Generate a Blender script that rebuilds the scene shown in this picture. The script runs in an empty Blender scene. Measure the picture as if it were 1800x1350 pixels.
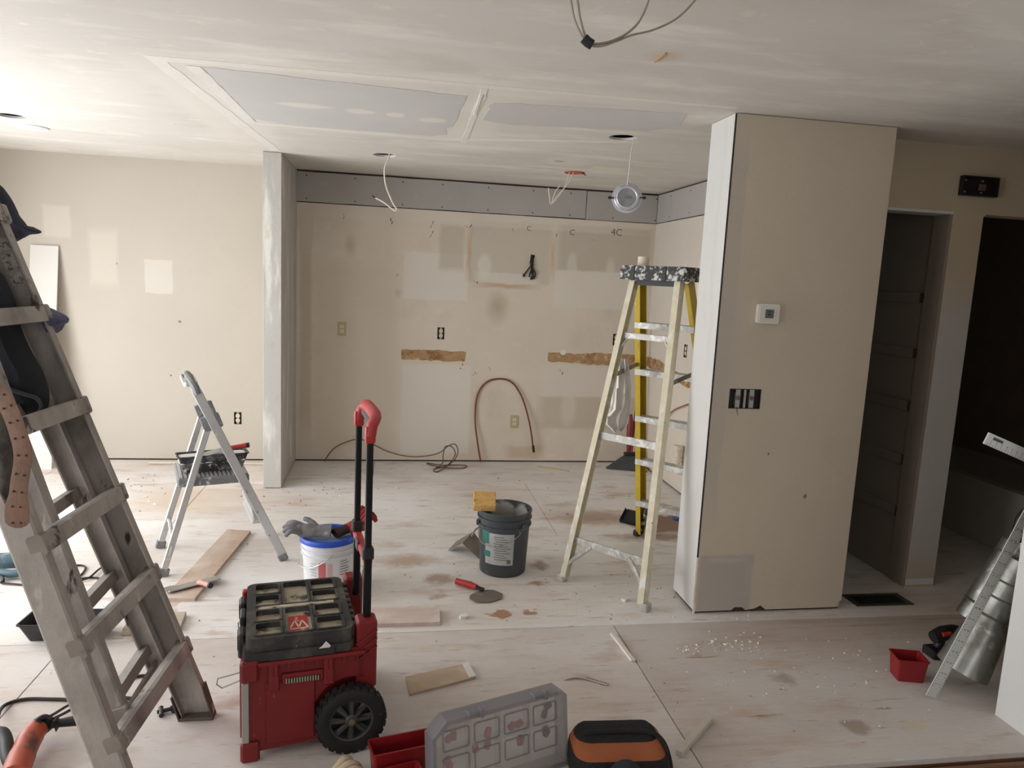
import bpy, bmesh, math, random
from mathutils import Vector, Matrix, Euler
from mathutils import noise as mnoise
random.seed(7)
R = math.radians
V = Vector
scene = bpy.context.scene
COL = scene.collection

# ------------------------------------------------------------------ camera
CAM_F = 1272.0                       # focal length in pixels of an 1800 px wide frame
CP = V((0.0, 0.0, 1.636))
CR = V((0.98608369, -0.15948498, 0.04694134))
CU = V((-0.02293787, 0.14913771, 0.98855035))
CF = V((0.16465965, 0.97587012, -0.14340402))
cam_d = bpy.data.cameras.new('camera')
cam_d.sensor_fit = 'HORIZONTAL'; cam_d.sensor_width = 36.0
cam_d.lens = 36.0 * CAM_F / 1800.0
cam_d.clip_start = 0.02; cam_d.clip_end = 200
cam = bpy.data.objects.new('camera', cam_d); COL.objects.link(cam)
m = Matrix((CR, CU, -CF)).transposed().to_4x4(); m.translation = CP
cam.matrix_world = m
scene.camera = cam

# ------------------------------------------------------------------ daylight
world = bpy.data.worlds.new('sky'); scene.world = world; world.use_nodes = True
bg = world.node_tree.nodes['Background']
bg.inputs[0].default_value = (0.93, 0.96, 1.0, 1.0)
bg.inputs[1].default_value = 1.0
def daylight(name, loc, rot, sx, sy, power, col=(0.97, 0.985, 1.0)):
    d = bpy.data.lights.new(name, 'AREA'); d.shape = 'RECTANGLE'; d.size = sx; d.size_y = sy
    d.energy = power; d.color = col
    o = bpy.data.objects.new(name, d); COL.objects.link(o); o.location = loc; o.rotation_euler = rot
    return o
# daylight entering through the glazed door in the left wall, plus two added fills
daylight('daylight_patio_door', (-3.36, 4.0, 1.03), (0, R(-90), 0), 1.94, 2.8, 116)
daylight('added_side_fill', (-3.36, 0.9, 1.45), (0, R(-90), 0), 1.3, 2.0, 54)  # added unseen window, fills the surfaces that face the camera
daylight('added_rear_fill', (0.2, -2.56, 1.5), (R(90), 0, 0), 1.8, 1.1, 15)  # added opening behind the camera, lifts the pier front
scene.view_settings.view_transform = 'Standard'
scene.view_settings.look = 'None'
scene.view_settings.gamma = 1.0
scene.view_settings.use_curve_mapping = False
scene.view_settings.exposure = 0.0

# ------------------------------------------------------------------ helpers
def pray(x, y): return CF + CR * ((x - 900) / CAM_F) - CU * ((y - 675) / CAM_F)
def pz(x, y, z=0.0): d = pray(x, y); return CP + d * ((z - CP.z) / d.z)
def py(x, y, Y): d = pray(x, y); return CP + d * ((Y - CP.y) / d.y)
def px(x, y, X): d = pray(x, y); return CP + d * ((X - CP.x) / d.x)
def lin(c):
    c = c / 255.0
    return c / 12.92 if c <= 0.04045 else ((c + 0.055) / 1.055) ** 2.4
def S(r, g, b): return (lin(r), lin(g), lin(b), 1.0)

class NT:
    def __init__(s, name):
        s.m = bpy.data.materials.new(name); s.m.use_nodes = True
        s.t = s.m.node_tree; s.bsdf = s.t.nodes['Principled BSDF']
    def n(s, typ, **kw):
        o = s.t.nodes.new(typ)
        for k, v in kw.items(): setattr(o, k, v)
        return o
    def l(s, a, b): s.t.links.new(a, b)
    def vm(s, op, a, b=None):
        o = s.n('ShaderNodeVectorMath', operation=op)
        for i, q in enumerate((a, b)):
            if q is None: continue
            if isinstance(q, (tuple, list, Vector)): o.inputs[i].default_value = tuple(q)
            else: s.l(q, o.inputs[i])
        return o
    def ma(s, op, a, b=None):
        o = s.n('ShaderNodeMath', operation=op)
        for i, q in enumerate((a, b)):
            if q is None: continue
            if isinstance(q, (int, float)): o.inputs[i].default_value = q
            else: s.l(q, o.inputs[i])
        return o.outputs[0]
    def mr(s, v, a, b, c=0.0, d=1.0):
        o = s.n('ShaderNodeMapRange', clamp=True)
        s.l(v, o.inputs[0])
        for i, q in enumerate((a, b, c, d)): o.inputs[i + 1].default_value = q
        return o.outputs[0]
    def mix(s, f, a, b):
        o = s.n('ShaderNodeMix', data_type='RGBA')
        if isinstance(f, (int, float)): o.inputs[0].default_value = f
        else: s.l(f, o.inputs[0])
        for i, q in ((6, a), (7, b)):
            if isinstance(q, (tuple, list)): o.inputs[i].default_value = q
            else: s.l(q, o.inputs[i])
        return o.outputs[2]
    def noise(s, vec, scale, detail=4.0, rough=0.55):
        o = s.n('ShaderNodeTexNoise'); o.inputs['Scale'].default_value = scale
        o.inputs['Detail'].default_value = detail; o.inputs['Roughness'].default_value = rough
        s.l(vec, o.inputs['Vector']); return o

def mat(name, c, rough=0.6, metal=0.0, var=0.08, vs=5.0, layers=(), marks=(), bump=0.0, bs=60.0,
        stretch=(1, 1, 1), warp=0.03, ws=9.0, alpha=1.0, coord='world', spec=0.5, trans=0.0, emit=None):
    """layers: (colour, noise scale, lo, hi, stretch)   marks: ('e'|'r', centre, radii, colour, strength, softness)"""
    t = NT(name)
    if coord == 'world':
        P = t.n('ShaderNodeNewGeometry').outputs['Position']
    else:
        P = t.n('ShaderNodeTexCoord').outputs['Object']
    sp = t.vm('MULTIPLY', P, stretch).outputs[0]
    nz = t.noise(sp, vs)
    f = t.mr(nz.outputs[0], 0.3, 0.7)
    dk = tuple(max(0, q * (1 - var)) for q in c[:3]) + (1,)
    lt = tuple(min(1, q * (1 + var)) for q in c[:3]) + (1,)
    colr = t.mix(f, dk, lt)
    for (lc, ls, lo, hi, st) in layers:
        v2 = t.vm('MULTIPLY', P, st).outputs[0]
        v2 = t.vm('ADD', v2, (ls * 1.7, 3.1, lo * 9.0)).outputs[0]
        nn = t.noise(v2, ls, 6.0, 0.62)
        colr = t.mix(t.mr(nn.outputs[0], lo, hi), colr, lc)
    if marks:
        wn = t.noise(P, ws, 4.0)
        off = t.vm('MULTIPLY', t.vm('SUBTRACT', wn.outputs[1], (0.5, 0.5, 0.5)).outputs[0], (warp * 2,) * 3).outputs[0]
        Q = t.vm('ADD', P, off).outputs[0]
        for (kind, ce, ra, mc, stg, soft) in marks:
            d = t.vm('SUBTRACT', Q, ce).outputs[0]
            inv = tuple(0.0 if r == 0 else 1.0 / r for r in ra)
            d = t.vm('MULTIPLY', d, inv).outputs[0]
            if kind == 'e':
                ln = t.vm('LENGTH', d).outputs['Value']
            else:
                a = t.vm('ABSOLUTE', d).outputs[0]
                sx = t.n('ShaderNodeSeparateXYZ'); t.l(a, sx.inputs[0])
                ln = t.ma('MAXIMUM', t.ma('MAXIMUM', sx.outputs[0], sx.outputs[1]), sx.outputs[2])
            fac = t.mr(ln, 1.0, 1.0 - soft, 0.0, stg)
            colr = t.mix(fac, colr, mc)
    t.l(colr, t.bsdf.inputs['Base Color'])
    t.bsdf.inputs['Roughness'].default_value = rough
    t.bsdf.inputs['Metallic'].default_value = metal
    t.bsdf.inputs['Alpha'].default_value = alpha
    t.bsdf.inputs['Specular IOR Level'].default_value = spec
    if trans: t.bsdf.inputs['Transmission Weight'].default_value = trans
    if emit:
        t.bsdf.inputs['Emission Color'].default_value = emit[0]; t.bsdf.inputs['Emission Strength'].default_value = emit[1]
    if bump:
        bn = t.noise(sp, bs, 5.0)
        b = t.n('ShaderNodeBump'); b.inputs['Strength'].default_value = bump; b.inputs['Distance'].default_value = 0.01
        t.l(bn.outputs[0], b.inputs['Height']); t.l(b.outputs[0], t.bsdf.inputs['Normal'])
    return t.m

def TM(o):
    mm = Matrix.Identity(4)
    while o is not None:
        mm = o.matrix_basis @ mm; o = o.parent
    return mm

class MB:
    def __init__(s, M=None): s.v = []; s.f = []; s.M = M
    def add(s, vs, fs, M=None):
        k = len(s.v)
        for q in vs:
            q = V(q)
            if M is not None: q = M @ q
            if s.M is not None: q = s.M @ q
            s.v.append(q)
        s.f.extend([tuple(i + k for i in f) for f in fs]); return s
    def addbm(s, bm, M=None):
        bm.verts.index_update()
        s.add([v.co.copy() for v in bm.verts], [[v.index for v in f.verts] for f in bm.faces], M); bm.free(); return s
    def box(s, c, size, rot=(0, 0, 0), bev=0.0, seg=1, taper=None):
        bm = bmesh.new(); bmesh.ops.create_cube(bm, size=1.0)
        for v in bm.verts:
            if taper and v.co.z < 0: v.co.x *= taper; v.co.y *= taper
            v.co = V((v.co.x * size[0], v.co.y * size[1], v.co.z * size[2]))
        if bev: bmesh.ops.bevel(bm, geom=list(bm.edges), offset=bev, segments=seg, affect='EDGES', profile=0.6)
        return s.addbm(bm, Matrix.Translation(c) @ Euler(rot).to_matrix().to_4x4())
    def bb(s, a, b, bev=0.0, seg=1):
        a = V(a); b = V(b)
        return s.box((a + b) / 2, [abs(q) for q in (b - a)], bev=bev, seg=seg)
    def beam(s, p0, p1, w, h, up=(0, 0, 1), bev=0.0):
        p0 = V(p0); p1 = V(p1); d = (p1 - p0); L = d.length; d.normalize()
        sd = d.cross(V(up)).normalized(); u = sd.cross(d)
        M = Matrix((d, sd, u)).transposed().to_4x4(); M.translation = (p0 + p1) / 2
        bm = bmesh.new(); bmesh.ops.create_cube(bm, size=1.0)
        for v in bm.verts: v.co = V((v.co.x * L, v.co.y * w, v.co.z * h))
        if bev: bmesh.ops.bevel(bm, geom=list(bm.edges), offset=bev, segments=1, affect='EDGES')
        return s.addbm(bm, M)
    def extr(s, poly, p0, p1, ux, uy):
        p0 = V(p0); p1 = V(p1); ux = V(ux); uy = V(uy); n = len(poly)
        vs = [p + ux * a + uy * b for p in (p0, p1) for a, b in poly]
        fs = [(i, (i + 1) % n, n + (i + 1) % n, n + i) for i in range(n)]
        fs += [tuple(range(n))[::-1], tuple(range(n, 2 * n))]
        return s.add(vs, fs)
    def tube(s, pts, r, n=8, closed=False, cap=True, flat=1.0, up=None):
        pts = [V(q) for q in pts]; m = len(pts)
        rr = r if isinstance(r, (list, tuple)) else [r] * m
        tang = []
        for i in range(m):
            a = pts[(i - 1) % m] if (closed or i > 0) else pts[i]
            b = pts[(i + 1) % m] if (closed or i < m - 1) else pts[i]
            d = (b - a); tang.append(d.normalized() if d.length > 1e-9 else V((0, 0, 1)))
        ref = V(up) if up else (V((0, 0, 1)) if abs(tang[0].z) < 0.9 else V((1, 0, 0)))
        nrm = (ref - tang[0] * ref.dot(tang[0])).normalized()
        vs = []; fs = []
        for i in range(m):
            nrm = (nrm - tang[i] * nrm.dot(tang[i]))
            nrm = nrm.normalized() if nrm.length > 1e-9 else tang[i].orthogonal().normalized()
            bi = tang[i].cross(nrm)
            for k in range(n):
                a = 2 * math.pi * k / n
                vs.append(pts[i] + nrm * (math.cos(a) * rr[i] * flat) + bi * (math.sin(a) * rr[i]))
        for i in range(m if closed else m - 1):
            j = (i + 1) % m
            for k in range(n):
                fs.append((i * n + k, i * n + (k + 1) % n, j * n + (k + 1) % n, j * n + k))
        if cap and not closed:
            fs.append(tuple(range(n))[::-1]); fs.append(tuple(range((m - 1) * n, m * n)))
        return s.add(vs, fs)
    def cyl(s, p0, p1, r0, r1=None, n=20):
        return s.tube([p0, p1], [r0, r0 if r1 is None else r1], n)
    def lathe(s, prof, M=None, n=32, close=False):
        vs = []; fs = []; m = len(prof)
        for r, z in prof:
            for k in range(n):
                a = 2 * math.pi * k / n; vs.append((r * math.cos(a), r * math.sin(a), z))
        for i in range(m if close else m - 1):
            j = (i + 1) % m
            for k in range(n): fs.append((i * n + k, i * n + (k + 1) % n, j * n + (k + 1) % n, j * n + k))
        if not close:
            if prof[0][0] > 1e-6: fs.append(tuple(range(n))[::-1])
            if prof[-1][0] > 1e-6: fs.append(tuple(range((m - 1) * n, m * n)))
        return s.add(vs, fs, M)
    def prism(s, poly, z0, z1, M=None):
        n = len(poly)
        vs = [(a, b, z0) for a, b in poly] + [(a, b, z1) for a, b in poly]
        fs = [(i, (i + 1) % n, n + (i + 1) % n, n + i) for i in range(n)] + [tuple(range(n))[::-1], tuple(range(n, 2 * n))]
        return s.add(vs, fs, M)
    def plate(s, outer, holes, z0, z1, M=None):
        """flat plate in local XY between z0 and z1 with holes cut through it"""
        bm = bmesh.new(); ed = []
        for lp in [outer] + list(holes):
            vs = [bm.verts.new((a, b, z0)) for a, b in lp]
            ed += [bm.edges.new((vs[i], vs[(i + 1) % len(vs)])) for i in range(len(vs))]
        bmesh.ops.triangle_fill(bm, use_beauty=True, edges=ed, normal=(0, 0, 1))
        r = bmesh.ops.extrude_face_region(bm, geom=list(bm.faces))
        for g in r['geom']:
            if isinstance(g, bmesh.types.BMVert): g.co.z = z1
        bmesh.ops.recalc_face_normals(bm, faces=list(bm.faces))
        return s.addbm(bm, M)
    def surf(s, rows, thick=0.0, closed=False):
        """grid of points, optionally thickened along its normals"""
        nr = len(rows); nc = len(rows[0]); P = [[V(q) for q in r] for r in rows]
        vs = [q for r in P for q in r]; fs = []
        for i in range(nr - 1):
            for j in range(nc - 1 + (1 if closed else 0)):
                k = (j + 1) % nc
                fs.append((i * nc + j, i * nc + k, (i + 1) * nc + k, (i + 1) * nc + j))
        bm = bmesh.new(); bv = [bm.verts.new(q) for q in vs]
        for f in fs:
            try: bm.faces.new([bv[i] for i in f])
            except ValueError: pass
        if thick:
            bm.normal_update()
            bmesh.ops.solidify(bm, geom=list(bm.faces), thickness=thick)
        return s.addbm(bm)
    def build(s, name, material, parent=None, smooth=False, label=None, cat=None, group=None, kind=None, angle=40, world=True):
        me = bpy.data.meshes.new(name)
        vs = s.v
        if parent is not None and world:
            inv = TM(parent).inverted(); vs = [inv @ q for q in vs]
        me.from_pydata([tuple(q) for q in vs], [], s.f)
        bm = bmesh.new(); bm.from_mesh(me)
        bmesh.ops.recalc_face_normals(bm, faces=list(bm.faces)); bm.to_mesh(me); bm.free()
        me.materials.append(material)
        if smooth:
            me.polygons.foreach_set('use_smooth', [True] * len(me.polygons))
            me.set_sharp_from_angle(angle=R(angle))
        o = bpy.data.objects.new(name, me); COL.objects.link(o)
        if parent is not None: o.parent = parent
        tag(o, label, cat, group, kind); return o

def tag(o, label=None, cat=None, group=None, kind=None):
    if label: o['label'] = label
    if cat: o['category'] = cat
    if group: o['group'] = group
    if kind: o['kind'] = kind
    return o
def thing(name, label, cat, loc=(0, 0, 0), rz=0.0, group=None):
    o = bpy.data.objects.new(name, None); COL.objects.link(o)
    o.empty_display_size = 0.05
    o.location = loc; o.rotation_euler = (0, 0, rz)
    return tag(o, label, cat, group)
def grp(name, kind='structure', loc=(0, 0, 0), label=None):
    o = bpy.data.objects.new(name, None); COL.objects.link(o); o.location = loc
    return tag(o, label, kind=kind)
def circ(cx, cy, r, n=28): return [(cx + r * math.cos(2 * math.pi * k / n), cy + r * math.sin(2 * math.pi * k / n)) for k in range(n)]
def rect(x0, y0, x1, y1): return [(x0, y0), (x1, y0), (x1, y1), (x0, y1)]
def rrect(x0, y0, x1, y1, r, n=4):
    o = []
    for cx, cy, a0 in ((x1 - r, y0 + r, -90), (x1 - r, y1 - r, 0), (x0 + r, y1 - r, 90), (x0 + r, y0 + r, 180)):
        for k in range(n + 1):
            a = R(a0 + 90 * k / n); o.append((cx + r * math.cos(a), cy + r * math.sin(a)))
    return o
def rough_poly(poly, step=0.05, amp=0.01, seed=0):
    rnd = random.Random(seed); o = []
    for i in range(len(poly)):
        a = V(poly[i] + (0,)); b = V(poly[(i + 1) % len(poly)] + (0,)); n = max(1, int((b - a).length / step))
        for k in range(n):
            q = a.lerp(b, k / n); o.append((q.x + rnd.uniform(-amp, amp), q.y + rnd.uniform(-amp, amp)))
    return o
def spline(pts, n=8, closed=False):
    pts = [V(q) for q in pts]; m = len(pts); out = []
    for i in range(m if closed else m - 1):
        if closed: p = [pts[(i + k) % m] for k in (-1, 0, 1, 2)]
        else: p = [pts[max(0, i - 1)], pts[i], pts[i + 1], pts[min(m - 1, i + 2)]]
        for k in range(n):
            t = k / n
            out.append(0.5 * ((2 * p[1]) + (p[2] - p[0]) * t + (2 * p[0] - 5 * p[1] + 4 * p[2] - p[3]) * t * t + (3 * p[1] - p[0] - 3 * p[2] + p[3]) * t ** 3))
    if not closed: out.append(pts[-1])
    return out
# plane matrices: local x,y -> wall axes, local z -> out of the wall
def wallY(Y): return Matrix(((1, 0, 0, 0), (0, 0, -1, Y), (0, 1, 0, 0), (0, 0, 0, 1)))      # x->X, y->Z, z->-Y
def wallXn(X): return Matrix(((0, 0, -1, X), (1, 0, 0, 0), (0, 1, 0, 0), (0, 0, 0, 1)))     # x->Y, y->Z, z->-X (faces -X)
def wallXp(X): return Matrix(((0, 0, 1, X), (1, 0, 0, 0), (0, 1, 0, 0), (0, 0, 0, 1)))      # faces +X
def ceilM(Z): return Matrix(((1, 0, 0, 0), (0, 1, 0, 0), (0, 0, -1, Z), (0, 0, 0, 1)))      # z-> down
def text_mb(body, size, M, depth=0.0006):
    cu = bpy.data.curves.new('txt', 'FONT'); cu.body = body; cu.size = size; cu.extrude = depth; cu.resolution_u = 3
    cu.align_x = 'CENTER'; cu.align_y = 'CENTER'
    o = bpy.data.objects.new('txt', cu); COL.objects.link(o)
    dg = bpy.context.evaluated_depsgraph_get(); me = bpy.data.meshes.new_from_object(o.evaluated_get(dg))
    b = MB(); b.add([v.co.copy() for v in me.vertices], [tuple(p.vertices) for p in me.polygons], M)
    bpy.data.objects.remove(o); bpy.data.curves.remove(cu); bpy.data.meshes.remove(me)
    return b

H = 2.44
YB = 6.286; YS = 5.462; XS0 = -0.925; XS1 = -0.797; XR = 2.292
YP = 3.261; YPB = 3.52; XP0 = 1.532; XP1 = 2.355
XL = -3.25; YH = 3.51; XW = 2.42; YW = 2.33; XE = 4.9; YR = -2.5

# ------------------------------------------------------------------ materials of the room
def mxz(kind, x0, z0, x1, z1, c, st, soft): return (kind, ((x0 + x1) / 2, 0, (z0 + z1) / 2), (abs(x1 - x0) / 2, 0, abs(z1 - z0) / 2), c, st, soft)
def mxy(kind, x0, y0, x1, y1, c, st, soft): return (kind, ((x0 + x1) / 2, (y0 + y1) / 2, 0), (abs(x1 - x0) / 2, abs(y1 - y0) / 2, 0), c, st, soft)
def myz(kind, y0, z0, y1, z1, c, st, soft): return (kind, (0, (y0 + y1) / 2, (z0 + z1) / 2), (0, abs(y1 - y0) / 2, abs(z1 - z0) / 2), c, st, soft)
MUD = S(226, 221, 212); PAPER = S(188, 186, 184); CREAM = S(222, 209, 188)
M_backwall = mat('old_alcove_paint', S(219, 208, 193), 0.75, var=0.04, vs=1.6, warp=0.018, ws=7,
    layers=[(S(209, 197, 181), 2.2, 0.52, 0.76, (1, 1, 1)), (S(226, 219, 208), 5.0, 0.58, 0.82, (1, 1, 1.6))],
    marks=[
        mxz('r', -0.78, 0.02, -0.66, 2.2, S(186, 170, 150), 0.55, 0.5),  # shadow of the stub wall painted down the left corner
        mxz('r', -0.66, 0.1, 0.07, 1.76, S(213, 199, 180), 0.55, 0.15),
        mxz('r', 0.075, 1.42, 0.64, 1.83, S(226, 220, 211), 0.70, 0.06),
        mxz('r', 0.36, 1.66, 0.61, 2.1, S(186, 176, 160), 0.58, 0.3),
        mxz('r', 0.08, 0.06, 0.70, 0.88, S(224, 219, 211), 0.70, 0.06),
        mxz('r', 0.62, 1.585, 1.36, 2.13, S(196, 188, 172), 0.66, 0.08),
        mxz('r', 1.38, 1.72, 2.29, 2.14, S(184, 175, 160), 0.66, 0.14),
        mxz('r', 1.38, 1.40, 2.29, 1.74, S(224, 218, 209), 0.70, 0.08),
        mxz('e', 0.70, 1.60, 0.84, 1.86, S(226, 220, 208), 0.70, 0.4),
        mxz('e', 1.49, 1.62, 1.60, 1.92, S(222, 216, 205), 0.62, 0.4),
        mxz('e', 1.84, 1.62, 1.95, 1.88, S(222, 216, 205), 0.62, 0.5),
        mxz('r', 1.28, 0.30, 2.26, 0.62, S(192, 178, 158), 0.62, 0.2),
        mxz('r', 1.30, 0.60, 2.29, 0.90, S(222, 215, 206), 0.62, 0.12),
        mxz('e', 1.50, 0.30, 1.68, 0.72, S(221, 214, 203), 0.62, 0.5),
        mxz('r', 1.0, 0.02, 1.40, 0.16, S(190, 160, 120), 0.51, 0.5),
        mxz('r', 0.60, 1.58, 0.66, 2.1, S(186, 142, 84), 0.58, 0.9),
        mxz('r', 0.64, 1.545, 1.30, 1.60, S(180, 136, 80), 0.62, 0.9),
        mxz('r', 1.34, 1.6, 1.40, 2.06, S(192, 160, 116), 0.55, 0.9),
        mxz('e', 0.78, 1.22, 1.02, 1.56, S(168, 146, 116), 0.58, 0.9),
        mxz('r', 0.66, 1.59, 1.28, 1.69, S(226, 220, 208), 0.66, 0.25),
        mxz('e', -0.42, 1.74, -0.30, 1.96, S(170, 152, 128), 0.43, 0.9),
        mxz('e', 0.0, 1.42, 0.08, 1.52, S(176, 160, 138), 0.39, 0.9),
        mxz('r', -0.78, 2.06, 2.3, 2.19, S(222, 214, 202), 0.47, 0.3),
    ], bump=0.12, bs=90)
M_leftwall = mat('cream_wall_paint', S(191, 183, 171), 0.75, var=0.03, vs=1.2, warp=0.012,
    marks=[mxz('r', -1.98, 1.38, -1.76, 1.66, S(210, 204, 195), 0.7, 0.08), mxz('r', -2.40, 1.4, -2.16, 1.9, S(208, 200, 187), 0.6, 0.3),
           mxz('r', -2.72, 1.78, -2.5, 2.05, S(214, 206, 194), 0.45, 0.2), mxz('e', -1.735, 1.15, -1.70, 1.18, S(120, 108, 92), 0.9, 0.6),
           mxz('e', -1.80, 0.71, -1.78, 0.73, S(110, 96, 80), 0.9, 0.5), mxz('e', -2.19, 1.60, -2.17, 1.62, S(150, 132, 110), 0.9, 0.5)], bump=0.1, bs=90)
M_rightwall = mat('alcove_side_paint', S(214, 206, 194), 0.75, var=0.04, vs=2.0, warp=0.02,
    marks=[myz('e', 5.2, 1.45, 5.32, 1.9, S(232, 226, 216), 0.9, 0.4), myz('e', 5.5, 1.45, 5.6, 1.85, S(230, 224, 214), 0.8, 0.4),
           myz('r', 4.0, 0.0, 6.3, 0.9, S(224, 214, 198), 0.7, 0.2)], bump=0.1, bs=90)
M_paper = mat('grey_drywall_paper', S(176, 172, 168), 0.85, var=0.04, vs=3, layers=[(S(196, 190, 182), 7, 0.6, 0.8, (1, 1, 1))])
M_stub = mat('mudded_stub_wall', S(190, 187, 182), 0.7, var=0.05, vs=2.5,
    layers=[(S(226, 222, 214), 3.0, 0.52, 0.66, (3, 3, 0.5)), (S(178, 168, 154), 4.0, 0.6, 0.74, (1, 2, 0.6))], bump=0.12, bs=70)
M_pierfront = mat('textured_pier_paint', S(204, 191, 172), 0.8, var=0.04, vs=1.4, warp=0.02, ws=5,
    marks=[mxz('r', 1.53, 0.42, 1.62, 2.44, S(192, 182, 170), 0.75, 0.25), mxz('r', 1.545, 0.0, 1.85, 0.32, S(182, 174, 168), 0.85, 0.1),
           mxz('r', 1.57, 0.27, 1.82, 0.30, S(196, 188, 176), 0.8, 0.5), mxz('r', 1.80, 0.06, 1.845, 0.28, S(190, 184, 174), 0.8, 0.4),
           mxz('e', 1.60, 0.04, 1.72, 0.16, S(186, 178, 170), 0.6, 0.6), mxz('e', 2.075, 0.60, 2.10, 0.635, S(120, 108, 94), 0.9, 0.5),
           mxz('e', 1.86, 0.82, 1.875, 0.84, S(110, 98, 86), 0.9, 0.5), mxz('r', 1.60, 0.9, 1.67, 1.7, S(196, 186, 172), 0.6, 0.5)], bump=0.35, bs=210)
M_white = mat('fresh_white_mud', S(220, 219, 216), 0.55, var=0.03, vs=3, layers=[(S(210, 205, 197), 4, 0.55, 0.75, (2, 2, 0.4))], bump=0.05)
M_rwhite = mat('white_wall_paint', S(222, 222, 220), 0.6, var=0.02, vs=2, bump=0.06)
M_hall = mat('beige_hall_paint', S(206, 192, 168), 0.8, var=0.05, vs=2, marks=[mxz('r', 2.9, 0, 3.2, 1.75, S(204, 203, 202), 0.85, 0.25)], bump=0.3, bs=200)  # pale lower strip beside the closet paints in light from the left windows
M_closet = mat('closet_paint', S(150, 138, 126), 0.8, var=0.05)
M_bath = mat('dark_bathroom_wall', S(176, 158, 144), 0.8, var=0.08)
M_ceil = mat('skimmed_ceiling', S(214, 210, 203), 0.8, var=0.05, vs=0.9, stretch=(0.6, 1.6, 1), warp=0.05, ws=4,
    layers=[(S(231, 228, 220), 2.4, 0.5, 0.66, (0.45, 1.7, 1)), (S(200, 194, 184), 1.9, 0.55, 0.80, (0.7, 1.2, 1)), (S(226, 221, 210), 11, 0.6, 0.72, (1, 1, 1))],
    marks=[mxy('r', -1.12, 3.1, 1.55, 3.34, MUD, 0.75, 0.5), mxy('r', -1.15, 3.1, -0.68, 5.5, MUD, 0.75, 0.4), mxy('r', -0.9, 4.25, 1.5, 4.62, MUD, 0.7, 0.6),
           mxy('r', 0.22, 3.2, 0.55, 4.7, MUD, 0.8, 0.4), mxy('e', 0.95, 4.7, 1.35, 5.2, MUD, 0.6, 0.3), mxy('r', 1.36, 5.05, 1.62, 5.25, S(226, 222, 208), 0.8, 0.15),
           mxy('e', 0.84, 2.5, 1.02, 2.66, S(206, 176, 140), 0.5, 0.8), mxy('e', 1.03, 4.93, 1.12, 4.99, S(150, 144, 136), 0.8, 0.5)], bump=0.15, bs=30)
M_ceilpaper = mat('ceiling_drywall_paper', S(203, 201, 199), 0.85, var=0.03, vs=3, warp=0.03,
    marks=[mxy('e', -0.62, 3.82, -0.30, 3.93, MUD, 0.85, 0.35), mxy('e', -0.27, 3.84, -0.10, 3.97, MUD, 0.85, 0.35), mxy('e', -0.06, 3.86, 0.05, 3.99, MUD, 0.85, 0.35), mxy('e', 0.10, 3.90, 0.26, 4.04, MUD, 0.85, 0.35)])
M_mud = mat('joint_compound', S(229, 226, 219), 0.7, var=0.03, vs=6, bump=0.2, bs=40)
M_pine = mat('framing_pine', S(190, 150, 104), 0.7, var=0.2, vs=6, stretch=(1, 1, 0.2))
M_core = mat('gap_shaded_framing', S(66, 54, 44), 0.85, var=0.2)  # framing coloured dark so the gaps between boards look shaded
M_darkgap = mat('dark_cavity', S(30, 25, 22), 0.9, var=0.1)
def floor_mat(name, base, dust, grain, marks):
    return mat(name, base, 0.72, var=0.06, vs=2.0, stretch=(0.5, 2.0, 1), warp=0.075, ws=15,
        layers=[(grain, 5.0, 0.50, 0.78, (0.5, 6.0, 1)), (dust, 1.1, 0.36, 0.62, (0.8, 1.3, 1)), (S(186, 158, 138), 3.6, 0.56, 0.80, (0.7, 1.9, 1)),
                (S(228, 222, 216), 14, 0.66, 0.80, (0.6, 1.6, 1)), (S(132, 108, 90), 30, 0.67, 0.74, (0.6, 1.7, 1)), (S(184, 158, 140), 7, 0.60, 0.78, (0.35, 2.2, 1)), (S(160, 134, 116), 13, 0.63, 0.74, (0.4, 2.6, 1))], marks=marks, bump=0.18, bs=50)
BR = S(150, 112, 84); BR2 = S(166, 118, 84)
fm = [mxy('e', -0.12, 3.90, 0.34, 4.14, S(176, 146, 118), 0.7, 0.7), mxy('e', 0.18, 3.66, 0.40, 3.84, S(160, 128, 100), 0.75, 0.6),
      mxy('e', 0.74, 3.62, 0.88, 3.72, BR, 0.8, 0.6), mxy('e', 0.80, 3.84, 0.94, 4.0, S(150, 124, 102), 0.7, 0.6), mxy('e', 0.47, 3.28, 0.63, 3.36, BR2, 0.9, 0.4), mxy('e', 0.66, 3.29, 0.76, 3.37, BR2, 0.9, 0.4),
      mxy('r', 1.62, 4.40, 2.28, 4.82, S(122, 82, 58), 0.85, 0.3), mxy('e', 1.0, 4.55, 1.9, 4.95, S(158, 124, 100), 0.75, 0.7), mxy('e', 1.3, 4.25, 2.2, 4.45, S(150, 116, 92), 0.75, 0.7),
      mxy('e', 0.2, 3.50, 0.34, 3.60, S(160, 126, 98), 0.6, 0.6), mxy('e', -1.9, 4.7, -0.9, 5.7, S(206, 180, 146), 0.55, 0.8), mxy('r', -1.12, 3.15, -0.98, 3.62, S(196, 158, 134), 0.6, 0.3),
      mxy('e', 2.4, 3.06, 2.56, 3.13, S(120, 104, 92), 0.7, 0.4)]
M_floor = floor_mat('dusty_plywood', S(217, 207, 199), S(235, 233, 231), S(200, 184, 172), fm)
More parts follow.
